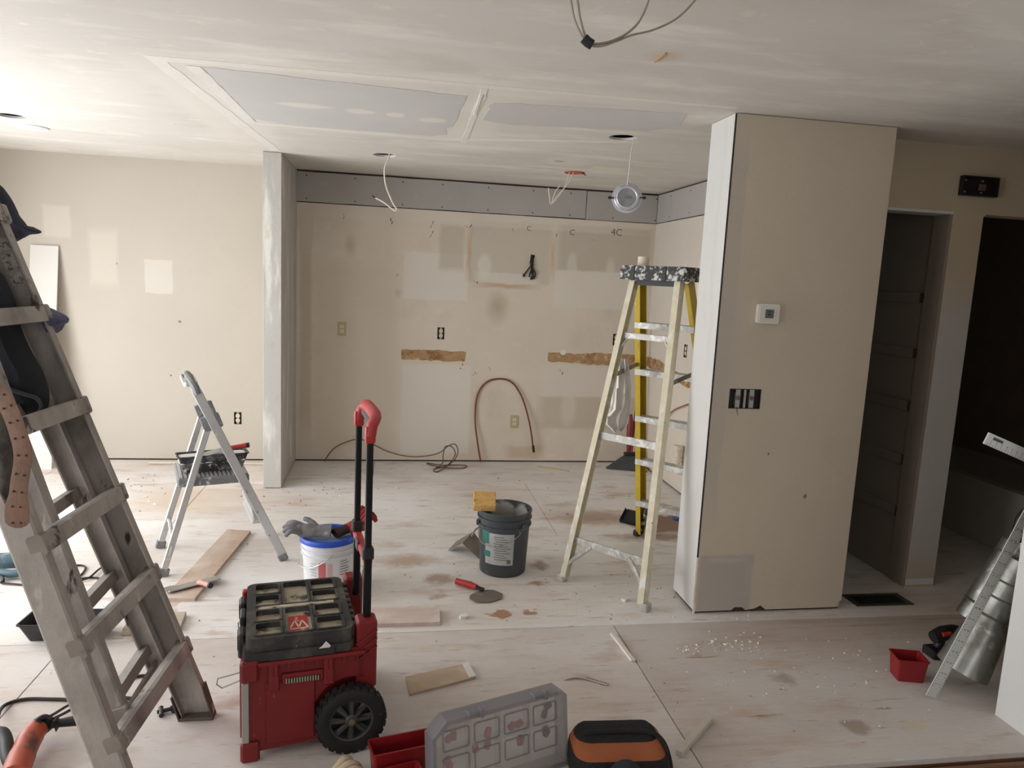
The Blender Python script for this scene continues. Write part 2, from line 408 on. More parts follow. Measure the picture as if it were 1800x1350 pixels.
M_floor2 = floor_mat('bare_grain_plywood', S(190, 175, 165), S(207, 199, 194), S(156, 136, 124),
    [mxy('e', 1.72, 2.25, 1.86, 2.36, S(140, 116, 96), 0.6, 0.6), mxy('e', 1.95, 2.22, 2.1, 2.34, S(206, 194, 172), 0.7, 0.5), mxy('e', 1.6, 2.6, 1.75, 2.7, S(146, 124, 108), 0.6, 0.8),
     mxy('e', 0.66, 2.48, 0.86, 2.62, S(160, 132, 112), 0.5, 0.8), mxy('e', 0.76, 2.545, 0.79, 2.57, S(110, 76, 52), 0.9, 0.5)])
M_floor3 = floor_mat('dusty_dimmed_plywood', S(200, 187, 178), S(217, 211, 207), S(176, 157, 144), [])  # darker copy of the dusty plywood, foreground dimness put into its colour
M_stair = mat('stair_wood', S(120, 84, 60), 0.6, var=0.2, vs=8, stretch=(1, 6, 6))
M_black = mat('black_plastic', S(26, 26, 28), 0.5, var=0.15)
M_beige = mat('almond_plastic', S(184, 172, 138), 0.4, var=0.03)
M_metal = mat('zinc_metal', S(170, 170, 168), 0.4, 0.9, var=0.1, vs=20)

# ------------------------------------------------------------------ floor
fl = grp('floor')
b = MB(); b.bb((XL, 2.1, -0.14), (XE, YB + 0.1, -0.02)); b.bb((XL, YR, -0.14), (1.25, 2.1, -0.02))
b.build('subfloor_frame', M_stair, fl)
def sheet(x0, y0, x1, y1, mt):
    x0 = max(x0, XL); x1 = min(x1, XE); y0 = max(y0, YR); y1 = min(y1, YB + 0.01)
    if x1 - x0 < 0.03 or y1 - y0 < 0.03: return
    g = 0.002
    MB().bb((x0 + g, y0 + g, -0.02), (x1 - g, y1 - g, 0.0), bev=0.0012).build('plywood_sheet', mt, fl)
row = 0; y = 1.95
for (ya, yb, xs, far) in ((3.17, 4.39, (-5.0, -2.57, -0.13, 2.31, 4.9), 0), (4.39, 5.61, (-3.79, -1.35, 1.09, 3.53, 4.9), 0), (5.61, 6.83, (-2.57 - 2.44, -2.57, -0.13, 2.31, 4.9), 0)):
    for i in range(len(xs) - 1): sheet(xs[i], ya, xs[i + 1], yb, M_floor)
sheet(-3.79, 1.95, -1.35, 3.17, M_floor3); sheet(-1.35, 1.95, 1.09, 3.17, M_floor3)
MB().add([(a, b_, z) for z in (-0.02, 0.0) for a, b_ in ((1.092, 1.952), (1.25, 1.952), (1.25, 2.1), (3.53, 2.1), (3.53, 3.168), (1.092, 3.168))],
         [(5, 4, 3, 2, 1, 0), (6, 7, 8, 9, 10, 11)] + [(i, (i + 1) % 6, 6 + (i + 1) % 6, 6 + i) for i in range(6)]).build('plywood_sheet', M_floor2, fl)
sheet(3.53, 2.1, 4.9, 3.17, M_floor2)
for (x0, x1) in ((-3.79, -1.35), (-1.35, 1.09), (1.09, 1.25)):
    sheet(x0, 0.73, x1, 1.95, M_floor2); sheet(x0, -0.49, x1, 0.73, M_floor2); sheet(x0, -2.6, x1, -0.49, M_floor2)
# stairwell going down beside the landing
st = grp('floor_stairwell')
for k in range(5):
    MB().bb((1.25, 2.06 - 0.27 * (k + 1), -0.19 * (k + 1) - 0.04), (XW, 2.08 - 0.27 * k, -0.19 * (k + 1)), bev=0.006).build('stair_tread', M_stair, st)
    MB().bb((1.25, 2.062 - 0.27 * k, -0.19 * (k + 1)), (XW, 2.08 - 0.27 * k, -0.19 * k - (0.02 if k == 0 else 0.04))).build('stair_riser', M_stair, st)
MB().bb((1.23, YR, -1.3), (1.25, 2.06, -0.14)).build('stair_side', M_rwhite, st)
MB().bb((1.25, YR, -1.3), (XW, 0.75, -1.26)).build('lower_landing', M_floor2, st)
# ------------------------------------------------------------------ ceiling
HOLES = [(-0.081, 5.257, 0.08), (1.306, 5.399, 0.07), (1.236, 4.023, 0.078), (-2.224, 4.826, 0.075)]
ce = grp('ceiling')
MB().plate(rect(XL - 0.1, YR - 0.1, XE + 0.1, YB + 0.14), [circ(*h) for h in HOLES], 0.0, -0.014, ceilM(H)).build('ceiling_board', M_ceil, ce)
MB().bb((XL - 0.1, YR - 0.1, H + 0.16), (XE + 0.1, YB + 0.14, H + 0.2)).build('attic_deck', M_darkgap, ce)
for x in (-2.9, -1.68, -0.46, 0.76, 1.98): MB().bb((x, YR, H + 0.014), (x + 0.04, YB, H + 0.16)).build('joist', M_pine, ce)
MB().prism(rough_poly([(-0.80, 3.30), (-0.78, 4.32), (-0.60, 4.42), (0.20, 4.41), (0.28, 4.33), (0.27, 4.18), (0.30, 4.02), (0.30, 3.40)], 0.06, 0.008, 1), 0.0002, 0.0016, ceilM(H)).build('drywall_patch', M_ceilpaper, ce)
MB().prism(rough_poly([(0.43, 3.47), (0.43, 3.86), (0.60, 3.93), (1.30, 3.80), (1.40, 3.62), (1.34, 3.36)], 0.06, 0.01, 2), 0.0002, 0.0016, ceilM(H)).build('drywall_patch', M_ceilpaper, ce)
for i, (poly) in enumerate((
    [(-1.0, 3.20), (-0.93, 3.20), (-0.79, 5.40), (-0.86, 5.42)], [(-0.98, 3.20), (1.5, 3.16), (1.5, 3.20), (-0.98, 3.27)],
    [(-0.82, 4.42), (0.30, 4.46), (1.35, 4.10), (1.36, 4.13), (0.30, 4.52), (-0.82, 4.47)], [(0.355, 3.25), (0.385, 3.25), (0.415, 4.55), (0.385, 4.55)],
    [(-0.86, 3.30), (-0.80, 3.30), (-0.78, 4.40), (-0.84, 4.44)])):
    MB().plate(rough_poly(poly, 0.07, 0.004, i + 5), [], -0.001, 0.0010 + 0.0004 * i, ceilM(H)).build('joint_compound', M_mud, ce)
MB().box((0.372, 3.55, H - 0.004), (0.012, 0.42, 0.004), (0, 0, R(-2))).build('paper_ridge', M_mud, ce)
q = pz(1160, 100, H)
MB().beam(pz(1151, 109, H - 0.003), pz(1170, 94, H - 0.003), 0.005, 0.004).build('wood_sliver', M_pine, ce)
# ------------------------------------------------------------------ back wall
wb = grp('wall_back')
MB().bb((XL - 0.1, YB + 0.014, 0), (XE, YB + 0.12, H)).build('wall_core', M_core, wb)
BOX = (0.030, 0.050)
def ohole(x, z, w=0.030, h=0.052): return rect(x - w, z - h, x + w, z + h)
o2 = py(775, 586, YB); o3 = py(418, 735, YB); o1 = py(601, 578, YB); o4 = py(904, 741, YB); o5 = py(1083, 597, YB)
MB().plate(rect(XS1 - 0.004, 0.014, XR, 2.178), [ohole(o2.x, o2.z), ohole(o5.x, o5.z)], -0.014, 0.0, wallY(YB)).build('drywall_panel', M_backwall, wb)
MB().plate(rect(XL, 0.014, XS0 + 0.004, H), [ohole(o3.x, o3.z)], -0.014, 0.0, wallY(YB)).build('drywall_panel', M_leftwall, wb)
MB().plate(rough_poly(rect(XS1, 2.186, 1.640, 2.424), 0.15, 0.002, 3), [], -0.014, 0.0, wallY(YB)).build('drywall_strip', M_paper, wb)
MB().plate(rough_poly(rect(1.646, 2.184, XR - 0.003, 2.424), 0.15, 0.002, 4), [], -0.014, 0.0, wallY(YB)).build('drywall_strip', M_paper, wb)
M_torn = mat('torn_drywall_paper', S(180, 146, 108), 0.9, var=0.15, vs=14, stretch=(0.6, 1, 1.4), layers=[(S(150, 104, 64), 16, 0.5, 0.62, (0.4, 1, 1)), (S(216, 190, 156), 22, 0.58, 0.68, (0.7, 1, 1)), (S(150, 138, 126), 7, 0.60, 0.66, (0.7, 1, 1.4))], bump=0.7, bs=60)
MB().prism(rough_poly([(0.085, 0.905), (0.628, 0.900), (0.640, 0.985), (0.36, 0.995), (0.083, 0.992)], 0.035, 0.006, 11), -0.002, 0.0022, wallY(YB)).build('torn_paper_strip', M_torn, wb)
MB().prism(rough_poly([(1.375, 0.925), (1.80, 0.905), (XR - 0.006, 0.900), (XR - 0.006, 1.005), (1.9, 1.01), (1.55, 1.0), (1.375, 1.005)], 0.035, 0.007, 12), -0.002, 0.0022, wallY(YB)).build('torn_paper_strip', M_torn, wb)
MB().prism(circ(1.51, 1.012, 0.028, 14), 0.0, 0.004, wallY(YB)).build('paper_flap', M_mud, wb)
M_ink = mat('pencil_mark', S(118, 104, 92), 0.9, var=0.1)
for (x, z) in [(-0.42, 2.10), (-0.02, 2.08), (0.30, 2.06), (0.62, 2.05), (1.0, 2.03), (1.40, 2.02), (1.74, 2.01), (0.7, 1.58), (0.6, 0.86), (1.5, 0.84), (0.72, 0.80), (0.86, 0.83), (0.02, 1.62), (0.30, 1.98)]:
    bb = MB(wallY(YB)); rnd = random.Random(int(x * 100 + 900))
    for k in range(2): bb.box((x + rnd.uniform(-.02, .02), z + rnd.uniform(-.03, .03), 0.0004), (0.003 + rnd.random() * 0.006, 0.006 + rnd.random() * 0.026, 0.0008), (0, 0, rnd.uniform(-.6, .6)))
    bb.build('pencil_mark', M_ink, wb)
for s_, pxy, sz in (('C', (930, 402), 0.06), ('C', (1006, 409), 0.07), ('4C', (1084, 409), 0.085)):
    q = py(*pxy, YB); text_mb(s_, sz, wallY(YB) @ Matrix.Translation((q.x, q.z, 0.0004))).build('pencil_letter', M_ink, wb)
M_screw = mat('screw_head', S(50, 46, 44), 0.6)
for i in range(9):
    x = -0.72 + i * 0.37
    for z in (2.21, 2.395): MB().cyl((x + 0.02 * (i % 3), YB, z), (x + 0.02 * (i % 3), YB - 0.001, z), 0.006, n=8).build('drywall_screw', M_screw, wb)
# left and rear walls, unseen: patio door opening plus two openings added for fill
wl = grp('wall_left')
MB().plate(rect(YR, 0, YB + 0.1, H), [rect(2.55, 0.06, 5.45, 2.0), rect(-0.1, 0.75, 1.9, 2.1)], -0.12, 0.0, wallXp(XL)).build('wall_panel', M_leftwall, wl)
for nm, y0, y1, z0, z1 in (('window_1', 2.55, 5.45, 0.06, 2.0), ('added_window_2', -0.1, 1.9, 0.75, 2.1)):
    w = grp(nm); fr = MB()
    for a, b_ in (((y0, z0), (y1, z0 + 0.05)), ((y0, z1 - 0.05), (y1, z1)), ((y0, z0), (y0 + 0.05, z1)), ((y1 - 0.05, z0), (y1, z1)), (((y0 + y1) / 2 - 0.03, z0), ((y0 + y1) / 2 + 0.03, z1))):
        fr.bb((XL - 0.09, a[0], a[1]), (XL - 0.03, b_[0], b_[1]), bev=0.004)
    fr.build('window_frame', M_rwhite, w)
wr = grp('wall_rear')
MB().plate(rect(XL - 0.1, -1.3, XE, H), [rect(-0.7, 0.95, 1.1, 2.05)], -0.12, 0.0, wallY(YR) @ Matrix.Scale(-1, 4, (0, 0, 1))).build('wall_panel', M_leftwall, wr)
# ------------------------------------------------------------------ stub partition
wsb = grp('wall_stub', loc=(XS0, YS, 0))
MB().bb((XS0 + 0.01, YS + 0.01, 0), (XS1 - 0.01, YB + 0.02, H)).build('wall_core', M_core, wsb)
MB().bb((XS0, YS, 0.006), (XS1, YS + 0.012, H - 0.003), bev=0.002).build('end_cap', M_stub, wsb)
MB().bb((XS1 - 0.012, YS + 0.0125, 0.012), (XS1, YB - 0.001, H - 0.001)).build('side_panel', M_stub, wsb)
MB().bb((XS0, YS + 0.0125, 0.012), (XS0 + 0.012, YB - 0.001, H - 0.001)).build('side_panel', M_leftwall, wsb)
# ------------------------------------------------------------------ right side wall of the alcove
wa = grp('wall_alcove_right')
o6 = px(1205, 617, XR)
MB().bb((XR + 0.014, YPB, 0), (XR + 0.11, YB + 0.02, H)).build('wall_core', M_core, wa)
MB().plate(rect(YPB, 0.014, YB, 2.178), [ohole(o6.y, o6.z)], -0.014, 0.0, wallXn(XR)).build('drywall_panel', M_rightwall, wa)
MB().plate(rough_poly(rect(YPB, 2.186, YB - 0.004, 2.425), 0.15, 0.002, 8), [], -0.014, 0.0, wallXn(XR)).build('drywall_strip', M_paper, wa)
MB().prism(rough_poly([(6.28, 0.91), (6.28, 0.995), (5.95, 1.0), (5.6, 0.95), (5.3, 0.96), (5.0, 0.93), (5.0, 0.88), (5.3, 0.86), (5.6, 0.88), (5.95, 0.90)], 0.035, 0.008, 14), -0.002, 0.0022, wallXn(XR)).build('torn_paper_strip', M_torn, wa)
for i in range(5):
    for z in (2.22, 2.39): MB().cyl((XR, 4.3 + i * 0.42, z), (XR - 0.001, 4.3 + i * 0.42, z), 0.006, n=8).build('drywall_screw', M_screw, wa)
# ------------------------------------------------------------------ pier at the right of the alcove
wp = grp('wall_pier', loc=(XP0, YP, 0))
t_ = 0.013
MB().bb((XP0 + t_, YP + t_, 0), (XP1 - t_, YPB - 0.002, H)).build('wall_core', M_core, wp)
sb = [py(1283, 683, YP), py(1335, 719, YP)]
MB().plate([(XP0 + 0.006, 0.012), (1.74, 0.014), (1.76, 0.03), (1.80, 0.028), (1.82, 0.012), (1.87, 0.02), (1.90, 0.035), (1.93, 0.012), (2.33, 0.014), (2.34, 0.045), (XP1, 0.05), (XP1, H - 0.003), (XP0 + 0.006, H - 0.003)],
           [rect(sb[0].x, sb[1].z, sb[1].x, sb[0].z)], -t_, 0.0, wallY(YP)).build('front_panel', M_pierfront, wp)
MB().bb((XP0, YP + 0.004, 0.02), (XP0 + t_, YPB, H - 0.002), bev=0.001).build('side_panel', M_white, wp)
MB().bb((XP1 - t_, YP + t_, 0.01), (XP1, YPB - 0.002, H)).build('side_panel', M_pierfront, wp)
MB().bb((XP0 + 0.001, YPB - 0.004, 0.02), (XR, YPB + 0.001, H)).build('back_panel', M_rightwall, wp)
MB().bb((XP0 - 0.0005, YP - 0.0005, 0.30), (XP0 + 0.0065, YP + 0.0045, H - 0.004)).build('corner_bead', mat('dark_corner_bead', S(52, 50, 52), 0.5, 0.4, var=0.2, vs=20), wp)
MB().bb((XP0 + 0.002, YP - 0.0005, 0.0), (XP0 + 0.012, YP + 0.006, 0.06)).build('bead_end', M_mud, wp)
# ------------------------------------------------------------------ hallway, closet, bathroom
wh = grp('wall_hall')
MB().plate([(XP1, 0), (2.42, 0), (2.42, 2.10), (2.92, 2.10), (2.92, 0), (3.105, 0), (3.105, 2.08), (3.12, 2.095), (3.95, 2.095), (3.95, 0), (XE, 0), (XE, H), (XP1, H)], [], -0.11, 0.0, wallY(YH)).build('wall_panel', M_hall, wh)
MB().bb((2.36, YH - 0.004, 2.085), (2.925, YH + 0.12, 2.10), bev=0.002).build('door_head', M_rwhite, wh)
MB().bb((2.905, YH - 0.004, 0.01), (2.92, YH + 0.12, 2.085), bev=0.002).build('door_jamb', M_closet, wh)
MB().bb((2.922, YH - 0.006, 0.012), (3.100, YH, 0.05), bev=0.002).build('base_scrap', M_rwhite, wh)
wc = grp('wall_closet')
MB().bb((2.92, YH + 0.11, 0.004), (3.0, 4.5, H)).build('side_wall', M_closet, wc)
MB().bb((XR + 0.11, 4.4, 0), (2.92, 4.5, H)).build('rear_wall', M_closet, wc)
M_cleat = mat('closet_cleat', S(146, 134, 122), 0.7, var=0.05); M_cend = mat('cleat_end_shade', S(70, 58, 50), 0.8)
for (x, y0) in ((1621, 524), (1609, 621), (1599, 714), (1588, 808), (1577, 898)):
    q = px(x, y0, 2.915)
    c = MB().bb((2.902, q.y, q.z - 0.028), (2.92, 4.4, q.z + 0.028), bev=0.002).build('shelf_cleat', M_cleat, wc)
    MB().bb((2.9, q.y - 0.004, q.z - 0.028), (2.92, q.y, q.z + 0.028)).build('cleat_end_shade', M_cend, c)  # dark tip puts the shade on the end grain into colour
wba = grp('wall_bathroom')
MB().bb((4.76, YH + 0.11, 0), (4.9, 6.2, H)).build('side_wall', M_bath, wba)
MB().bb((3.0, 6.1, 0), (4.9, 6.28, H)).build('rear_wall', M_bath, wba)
whe = grp('wall_hall_end')
MB().bb((XE - 0.1, YW, 0), (XE, YH, H)).build('end_wall', M_hall, whe)
MB().bb((XW + 0.12, YW - 0.12, 0), (XE, YW, H)).build('near_wall', M_hall, whe)
wrf = grp('wall_right')
MB().bb((XW, YR, -1.3), (XW + 0.12, YW, H), bev=0.003).build('wall_panel', M_rwhite, wrf)
# bathtub with apron
tb = thing('bathtub', 'pale bathtub with plain apron inside the dark bathroom doorway', 'bathtub', (4.0, 3.66, 0))
M_tub = mat('tub_enamel', S(206, 200, 192), 0.25, var=0.03)
MB().bb((4.0, 3.64, 0.0), (4.02, 5.6, 0.40), bev=0.004).build('apron', M_tub, tb)
MB().plate(rect(3.985, 3.64, 4.755, 5.6), [rrect(4.07, 3.74, 4.70, 5.5, 0.14)], 0.40, 0.425).build('rim', M_tub, tb)
bm = MB(); rows = []
for s_, z in ((0, 0.40), (0.04, 0.2), (0.09, 0.08), (0.16, 0.06)):
    rows.append([V((a, b_, z)) for a, b_ in rrect(4.07 + s_, 3.74 + s_, 4.70 - s_, 5.5 - s_, 0.14)])
bm.surf(rows, closed=True); bm.f.append(tuple(range(len(bm.v) - len(rows[0]), len(bm.v))))
bm.build('basin', M_tub, tb, smooth=True)
# floor register
vg = thing('floor_vent', 'dark green metal floor register beside the pier in the hallway', 'vent', (2.65, 3.36, 0))
MB().plate(rect(2.47, 3.285, 2.81, 3.425), [rect(2.50, 3.305, 2.78, 3.405)], 0.0005, 0.005).build('frame', mat('vent_paint', S(74, 76, 66), 0.5, 0.3), vg)
MB().bb((2.50, 3.305, 0.0004), (2.78, 3.405, 0.001)).build('duct_opening', M_darkgap, vg)
for i in range(14): MB().bb((2.503 + i * 0.02, 3.306, 0.001), (2.512 + i * 0.02, 3.404, 0.0042)).build('louver', mat('louver_paint', S(40, 42, 36), 0.5, 0.3) if i == 0 else bpy.data.materials['louver_paint'], vg)

# ------------------------------------------------------------------ electrical fittings
M_recept = mat('receptacle_ivory', S(224, 212, 180), 0.4, var=0.03)
M_slot = mat('slot_black', S(18, 16, 14), 0.6)
def recept(par, W, x, z, plate_z):
    """duplex receptacle face on wall frame W, centred on x, z"""
    for dz in (0.019, -0.019):
        f = MB(W).prism(rrect(x - 0.0165, z + dz - 0.0145, x + 0.0165, z + dz + 0.0145, 0.009), plate_z, plate_z + 0.004).build('socket', M_recept, par, smooth=True)
        for sx in (-0.0065, 0.0065): MB(W).box((x + sx, z + dz + 0.002, plate_z + 0.004), (0.0022, 0.009, 0.001)).build('slot', M_slot, f)
        MB(W).prism(circ(x, z + dz - 0.008, 0.0025, 8), plate_z + 0.0036, plate_z + 0.0046).build('slot', M_slot, f)
def plated(W, x, z, label, name='power_outlet'):
    o = thing(name, label, 'outlet', W @ V((x, z, 0)))
    MB(W).prism(rrect(x - 0.036, z - 0.058, x + 0.036, z + 0.058, 0.005), 0.0, 0.005).build('cover_plate', M_beige, o, smooth=True)
    recept(o, W, x, z, 0.0045); MB(W).prism(circ(x, z, 0.003, 8), 0.0045, 0.0062).build('screw', M_metal, o); return o
def bare(W, x, z, label, recess=True):
    o = thing('bare_outlet', label, 'outlet', W @ V((x, z, 0)))
    MB(W).plate(rect(x - 0.030, z - 0.052, x + 0.030, z + 0.052), [rect(x - 0.027, z - 0.049, x + 0.027, z + 0.049)], -0.0135, 0.0008).build('electrical_box', M_black, o)
    MB(W).bb((x - 0.027, z - 0.049, -0.0136), (x + 0.027, z + 0.049, -0.012)).build('box_back', M_slot, o)
    MB(W).bb((x - 0.010, z - 0.050, -0.006), (x + 0.010, z + 0.050, -0.003)).build('yoke', M_metal, o)
    recept(o, W, x, z, -0.003); return o
WB = wallY(YB); WR_ = wallXn(XR); WP = wallY(YP); WH = wallY(YH)
plated(WB, o1.x, o1.z, 'almond duplex outlet with cover plate high on the alcove wall near the stub wall')
plated(WB, o4.x, o4.z, 'almond duplex outlet with cover plate low on the wall inside the copper tube arch')
bare(WB, o2.x, o2.z, 'uncovered outlet in a black box above the short torn brown strip')
bare(WB, o3.x, o3.z, 'uncovered outlet low on the cream wall left of the stub wall')
bare(WB, o5.x, o5.z, 'uncovered outlet on the back wall half hidden behind the yellow ladder rail')
bare(WR_, o6.y, o6.z, 'uncovered outlet on the alcove side wall seen through the yellow ladder')
# switch box on the pier
sw = thing('switch_box', 'uncovered double switch box with two bare switches on the pier', 'switch', (1.707, YP, 1.11))
x0, x1, z0, z1 = sb[0].x, sb[1].x, sb[1].z, sb[0].z
MB(WP).plate(rect(x0, z0, x1, z1), [rect(x0 + .004, z0 + .004, x1 - .004, z1 - .004)], -0.0125, 0.001).build('electrical_box', M_black, sw)
MB(WP).bb((x0 + .004, z0 + .004, -0.0126), (x1 - .004, z1 - .004, -0.011)).build('box_back', M_slot, sw)
for k, cx in enumerate((x0 + (x1 - x0) * 0.28, x0 + (x1 - x0) * 0.72)):
    s_ = MB(WP).bb((cx - 0.018, (z0 + z1) / 2 - 0.032, -0.011), (cx + 0.018, (z0 + z1) / 2 + 0.032, -0.004), bev=0.002).build('switch_body', mat('dark_bakelite', S(40, 32, 30), 0.5) if k == 0 else bpy.data.materials['dark_bakelite'], sw)
    MB(WP).bb((cx - 0.012, z0 + 0.003, -0.004), (cx + 0.012, z1 - 0.003, -0.002)).build('yoke', M_metal, s_)
    MB(WP).box((cx, (z0 + z1) / 2 + 0.004, 0.004), (0.010, 0.018, 0.016), (R(18), 0, 0), bev=0.002).build('toggle', mat('toggle_brown', S(120, 84, 66), 0.5) if k == 0 else bpy.data.materials['toggle_brown'], s_)
MB(WP).bb(((x0 + x1) / 2 - 0.006, z0 + 0.004, -0.006), ((x0 + x1) / 2 + 0.006, z1 - 0.004, -0.001)).build('divider', M_metal, sw)
MB().tube([WP @ V(q) for q in ((x0 + 0.045, z0 + 0.01, -0.002), (x0 + 0.046, z0 - 0.012, 0.004), (x0 + 0.052, z0 - 0.03, 0.003))], 0.0012, 6).build('wire_end', M_darkgap, sw)
# thermostat
th = thing('thermostat', 'white square thermostat with grey screen on the pier', 'thermostat', (1.777, YP, 1.528))
MB(WP).prism(rrect(1.722, 1.482, 1.832, 1.575, 0.010), 0.0, 0.022).build('housing', mat('thermostat_white', S(226, 222, 212), 0.35, var=0.02), th, smooth=True)
MB(WP).prism(rrect(1.731, 1.489, 1.823, 1.568, 0.006), 0.022, 0.0245).build('bezel', mat('thermostat_face', S(216, 212, 202), 0.4, var=0.02), th, smooth=True)
MB(WP).prism(rrect(1.758, 1.508, 1.802, 1.550, 0.003), 0.0245, 0.0253).build('screen', mat('lcd_grey', S(92, 96, 88), 0.3, var=0.05), th)
for zz, ww in ((1.535, 0.012), (1.522, 0.016)): MB(WP).bb((1.78 - ww / 2, zz, 0.0253), (1.78 + ww / 2, zz + 0.006, 0.0256)).build('digit', mat('lcd_ink', S(40, 44, 40), 0.5) if zz > 1.53 else bpy.data.materials['lcd_ink'], th)
for k in range(2): MB(WP).prism(circ(1.812, 1.522 + k * 0.016, 0.003, 10), 0.0245, 0.0262).build('button', M_beige, th)
# open black chime box in the hallway
cb = thing('chime_box', 'open black square box with bare wiring above the bathroom doorway', 'box', (3.04, YH, 2.18))
q0 = py(1688, 309, YH); q1 = py(1746, 348, YH)
MB(WH).plate(rect(q0.x, q1.z, q1.x, q0.z), [rect(q0.x + .006, q1.z + .006, q1.x - .006, q0.z - .006)], 0.0, 0.03).build('box_shell', M_black, cb)
MB(WH).bb((q0.x + .006, q1.z + .006, 0.0), (q1.x - .006, q0.z - .006, 0.004)).build('box_back', M_slot, cb)
MB(WH).bb((q0.x + .11, q1.z + .03, 0.004), (q0.x + .15, q1.z + .065, 0.018), bev=0.003).build('terminal', mat('terminal_pink', S(104, 78, 70), 0.6), cb)
for k in range(4): MB(WH).prism(circ(q0.x + 0.03 + (k % 2) * 0.10, q1.z + 0.02 + (k // 2) * 0.06, 0.006, 8), 0.004, 0.01).build('screw', M_metal, cb)
# range hood wires on the back wall
M_cable_dark = mat('dark_cable', S(34, 28, 24), 0.6)
rw = thing('range_hood_wires', 'cluster of black wires coming out of the alcove wall', 'wires', py(933, 470, YB))
b = MB()
for pts in (((934, 450), (936, 460), (934, 474), (938, 488)), ((935, 452), (933, 464), (937, 478), (935, 489)), ((934, 466), (928, 474), (922, 482), (920, 484)), ((936, 470), (941, 480), (940, 487)), ((934, 455), (937, 466), (932, 480), (930, 487))):
    b.tube(spline([py(x, y_, YB - 0.012 - 0.006 * (i % 2)) for i, (x, y_) in enumerate(pts)], 6), 0.006, 6)
b.build('cable', M_cable_dark, rw, smooth=True)
for (x, y_) in ((938, 488), (921, 484), (934, 489)):
    q = py(x, y_, YB - 0.015); MB().lathe([(0.004, -0.014), (0.012, -0.012), (0.009, 0.012), (0.003, 0.016)], Matrix.Translation(q), 10).build('wire_nut', M_black, rw, smooth=True)
q = py(935, 452, YB); MB(WB).prism(rough_poly([(q.x - .018, q.z - .05), (q.x + .02, q.z - .04), (q.x + .022, q.z + .02), (q.x - .01, q.z + .022)], .015, .004, 3), 0.0, 0.0012).build('wall_hole', M_darkgap, rw)
# ------------------------------------------------------------------ ceiling fittings
M_cable = mat('white_cable', S(222, 216, 204), 0.5, var=0.04)
M_rough = mat('hole_rim_gypsum', S(206, 200, 190), 0.9)
def cablething(name, label, paths, r, ends=(), col=M_cable):
    o = thing(name, label, 'cable', paths[0][0])
    for pth in paths: MB().tube(spline(pth, 8), r, 8).build('cable', col, o, smooth=True)
    for (a, c_) in ends: MB().tube([a, c_], r * 0.8, 6).build('stripped_end', M_cable_dark, o)
    return o
Yh = HOLES[0][1]
e0 = py(654, 344, Yh); e1 = py(660, 348, Yh)
cablething('ceiling_cable', 'white cable with a sharp bend hanging from the leftmost alcove ceiling hole',
    [[V((-0.06, Yh, H + 0.06)), py(684, 275, Yh), py(676, 296, Yh), py(678, 325, Yh), py(690, 356, Yh), py(697, 367, Yh), py(693, 370, Yh), py(675, 356, Yh), e1]], 0.005, [(e1, e0)])
Yh = HOLES[1][1]
cablething('ceiling_cable', 'pair of white cable ends hanging from the orange ringed ceiling hole',
    [[V((1.29, Yh, H + 0.06)), py(1001, 303, Yh), py(992, 330, Yh), py(970, 358, Yh), py(966, 345, Yh), py(964, 330, Yh)],
     [V((1.31, Yh + .02, H + 0.06)), py(1008, 303, Yh), py(999, 322, Yh), py(978, 346, Yh), py(970, 358, Yh), py(976, 338, Yh), py(984, 327, Yh)]], 0.004)
rg = thing('remodel_box', 'orange ceiling electrical box recessed in the hole above two cable ends', 'box', (1.306, 5.399, H))
M_orange = mat('orange_plastic', S(190, 92, 62), 0.5)
MB().lathe([(0.069, -0.001), (0.076, -0.001), (0.076, -0.005), (0.066, -0.005), (0.064, 0.06), (0.0, 0.06), (0.0, 0.063), (0.067, 0.063)], Matrix.Translation((1.306, 5.399, H)), 28).build('box_shell', M_orange, rg, smooth=True)
MB().beam((1.35, 5.36, H - 0.002), (1.372, 5.33, H - 0.025), 0.012, 0.004).build('mounting_tab', M_cable_dark, rg)
hx, hy = HOLES[2][0] + 0.05, HOLES[2][1]
lamp = thing('recessed_light', 'round silver recessed light dangling on its cable from a ceiling hole', 'ceiling light', (hx, hy, H))
LC = py(1102, 348, hy)
MB().tube(spline([V((hx, hy, H + 0.05)), py(1114, 245, hy), py(1109, 270, hy), py(1106, 300, hy), py(1103, 322, hy), LC + V((0, 0, 0.07))], 8), 0.0035, 8).build('cable', M_cable, lamp, smooth=True)
LM = Matrix.Translation(LC) @ Euler((R(86), R(10), R(-14))).to_matrix().to_4x4()
M_led = mat('led_housing', S(196, 196, 204), 0.35, 0.3, var=0.04)
body = MB().lathe([(0.0, 0.012), (0.066, 0.012), (0.07, 0.006), (0.073, 0.004), (0.083, 0.003), (0.085, -0.002), (0.08, -0.006), (0.0, -0.006)], LM, 40).build('housing', M_led, lamp, smooth=True)
MB().lathe([(0.052, 0.012), (0.056, 0.0155), (0.060, 0.012)], LM, 36).build('rim_ring', mat('led_ring', S(222, 222, 228), 0.3, 0.2), body, smooth=True)
bq = MB(); bq.box((0.004, -0.002, 0.0125), (0.050, 0.032, 0.001), (0, 0, R(8))); bq.v = [LM @ q for q in bq.v]; bq.build('rating_label', mat('label_grey', S(150, 150, 148), 0.6), body)
for k in range(4):
    bq = MB(); bq.box((0.0 if k < 3 else 0.02, 0.008 - 0.006 * k if k < 3 else 0.004, 0.0134), (0.032 if k < 3 else 0.008, 0.0022 if k < 3 else 0.009, 0.0004), (0, 0, R(8)))
    bq.v = [LM @ q for q in bq.v]; bq.build('label_line', M_ink, body)
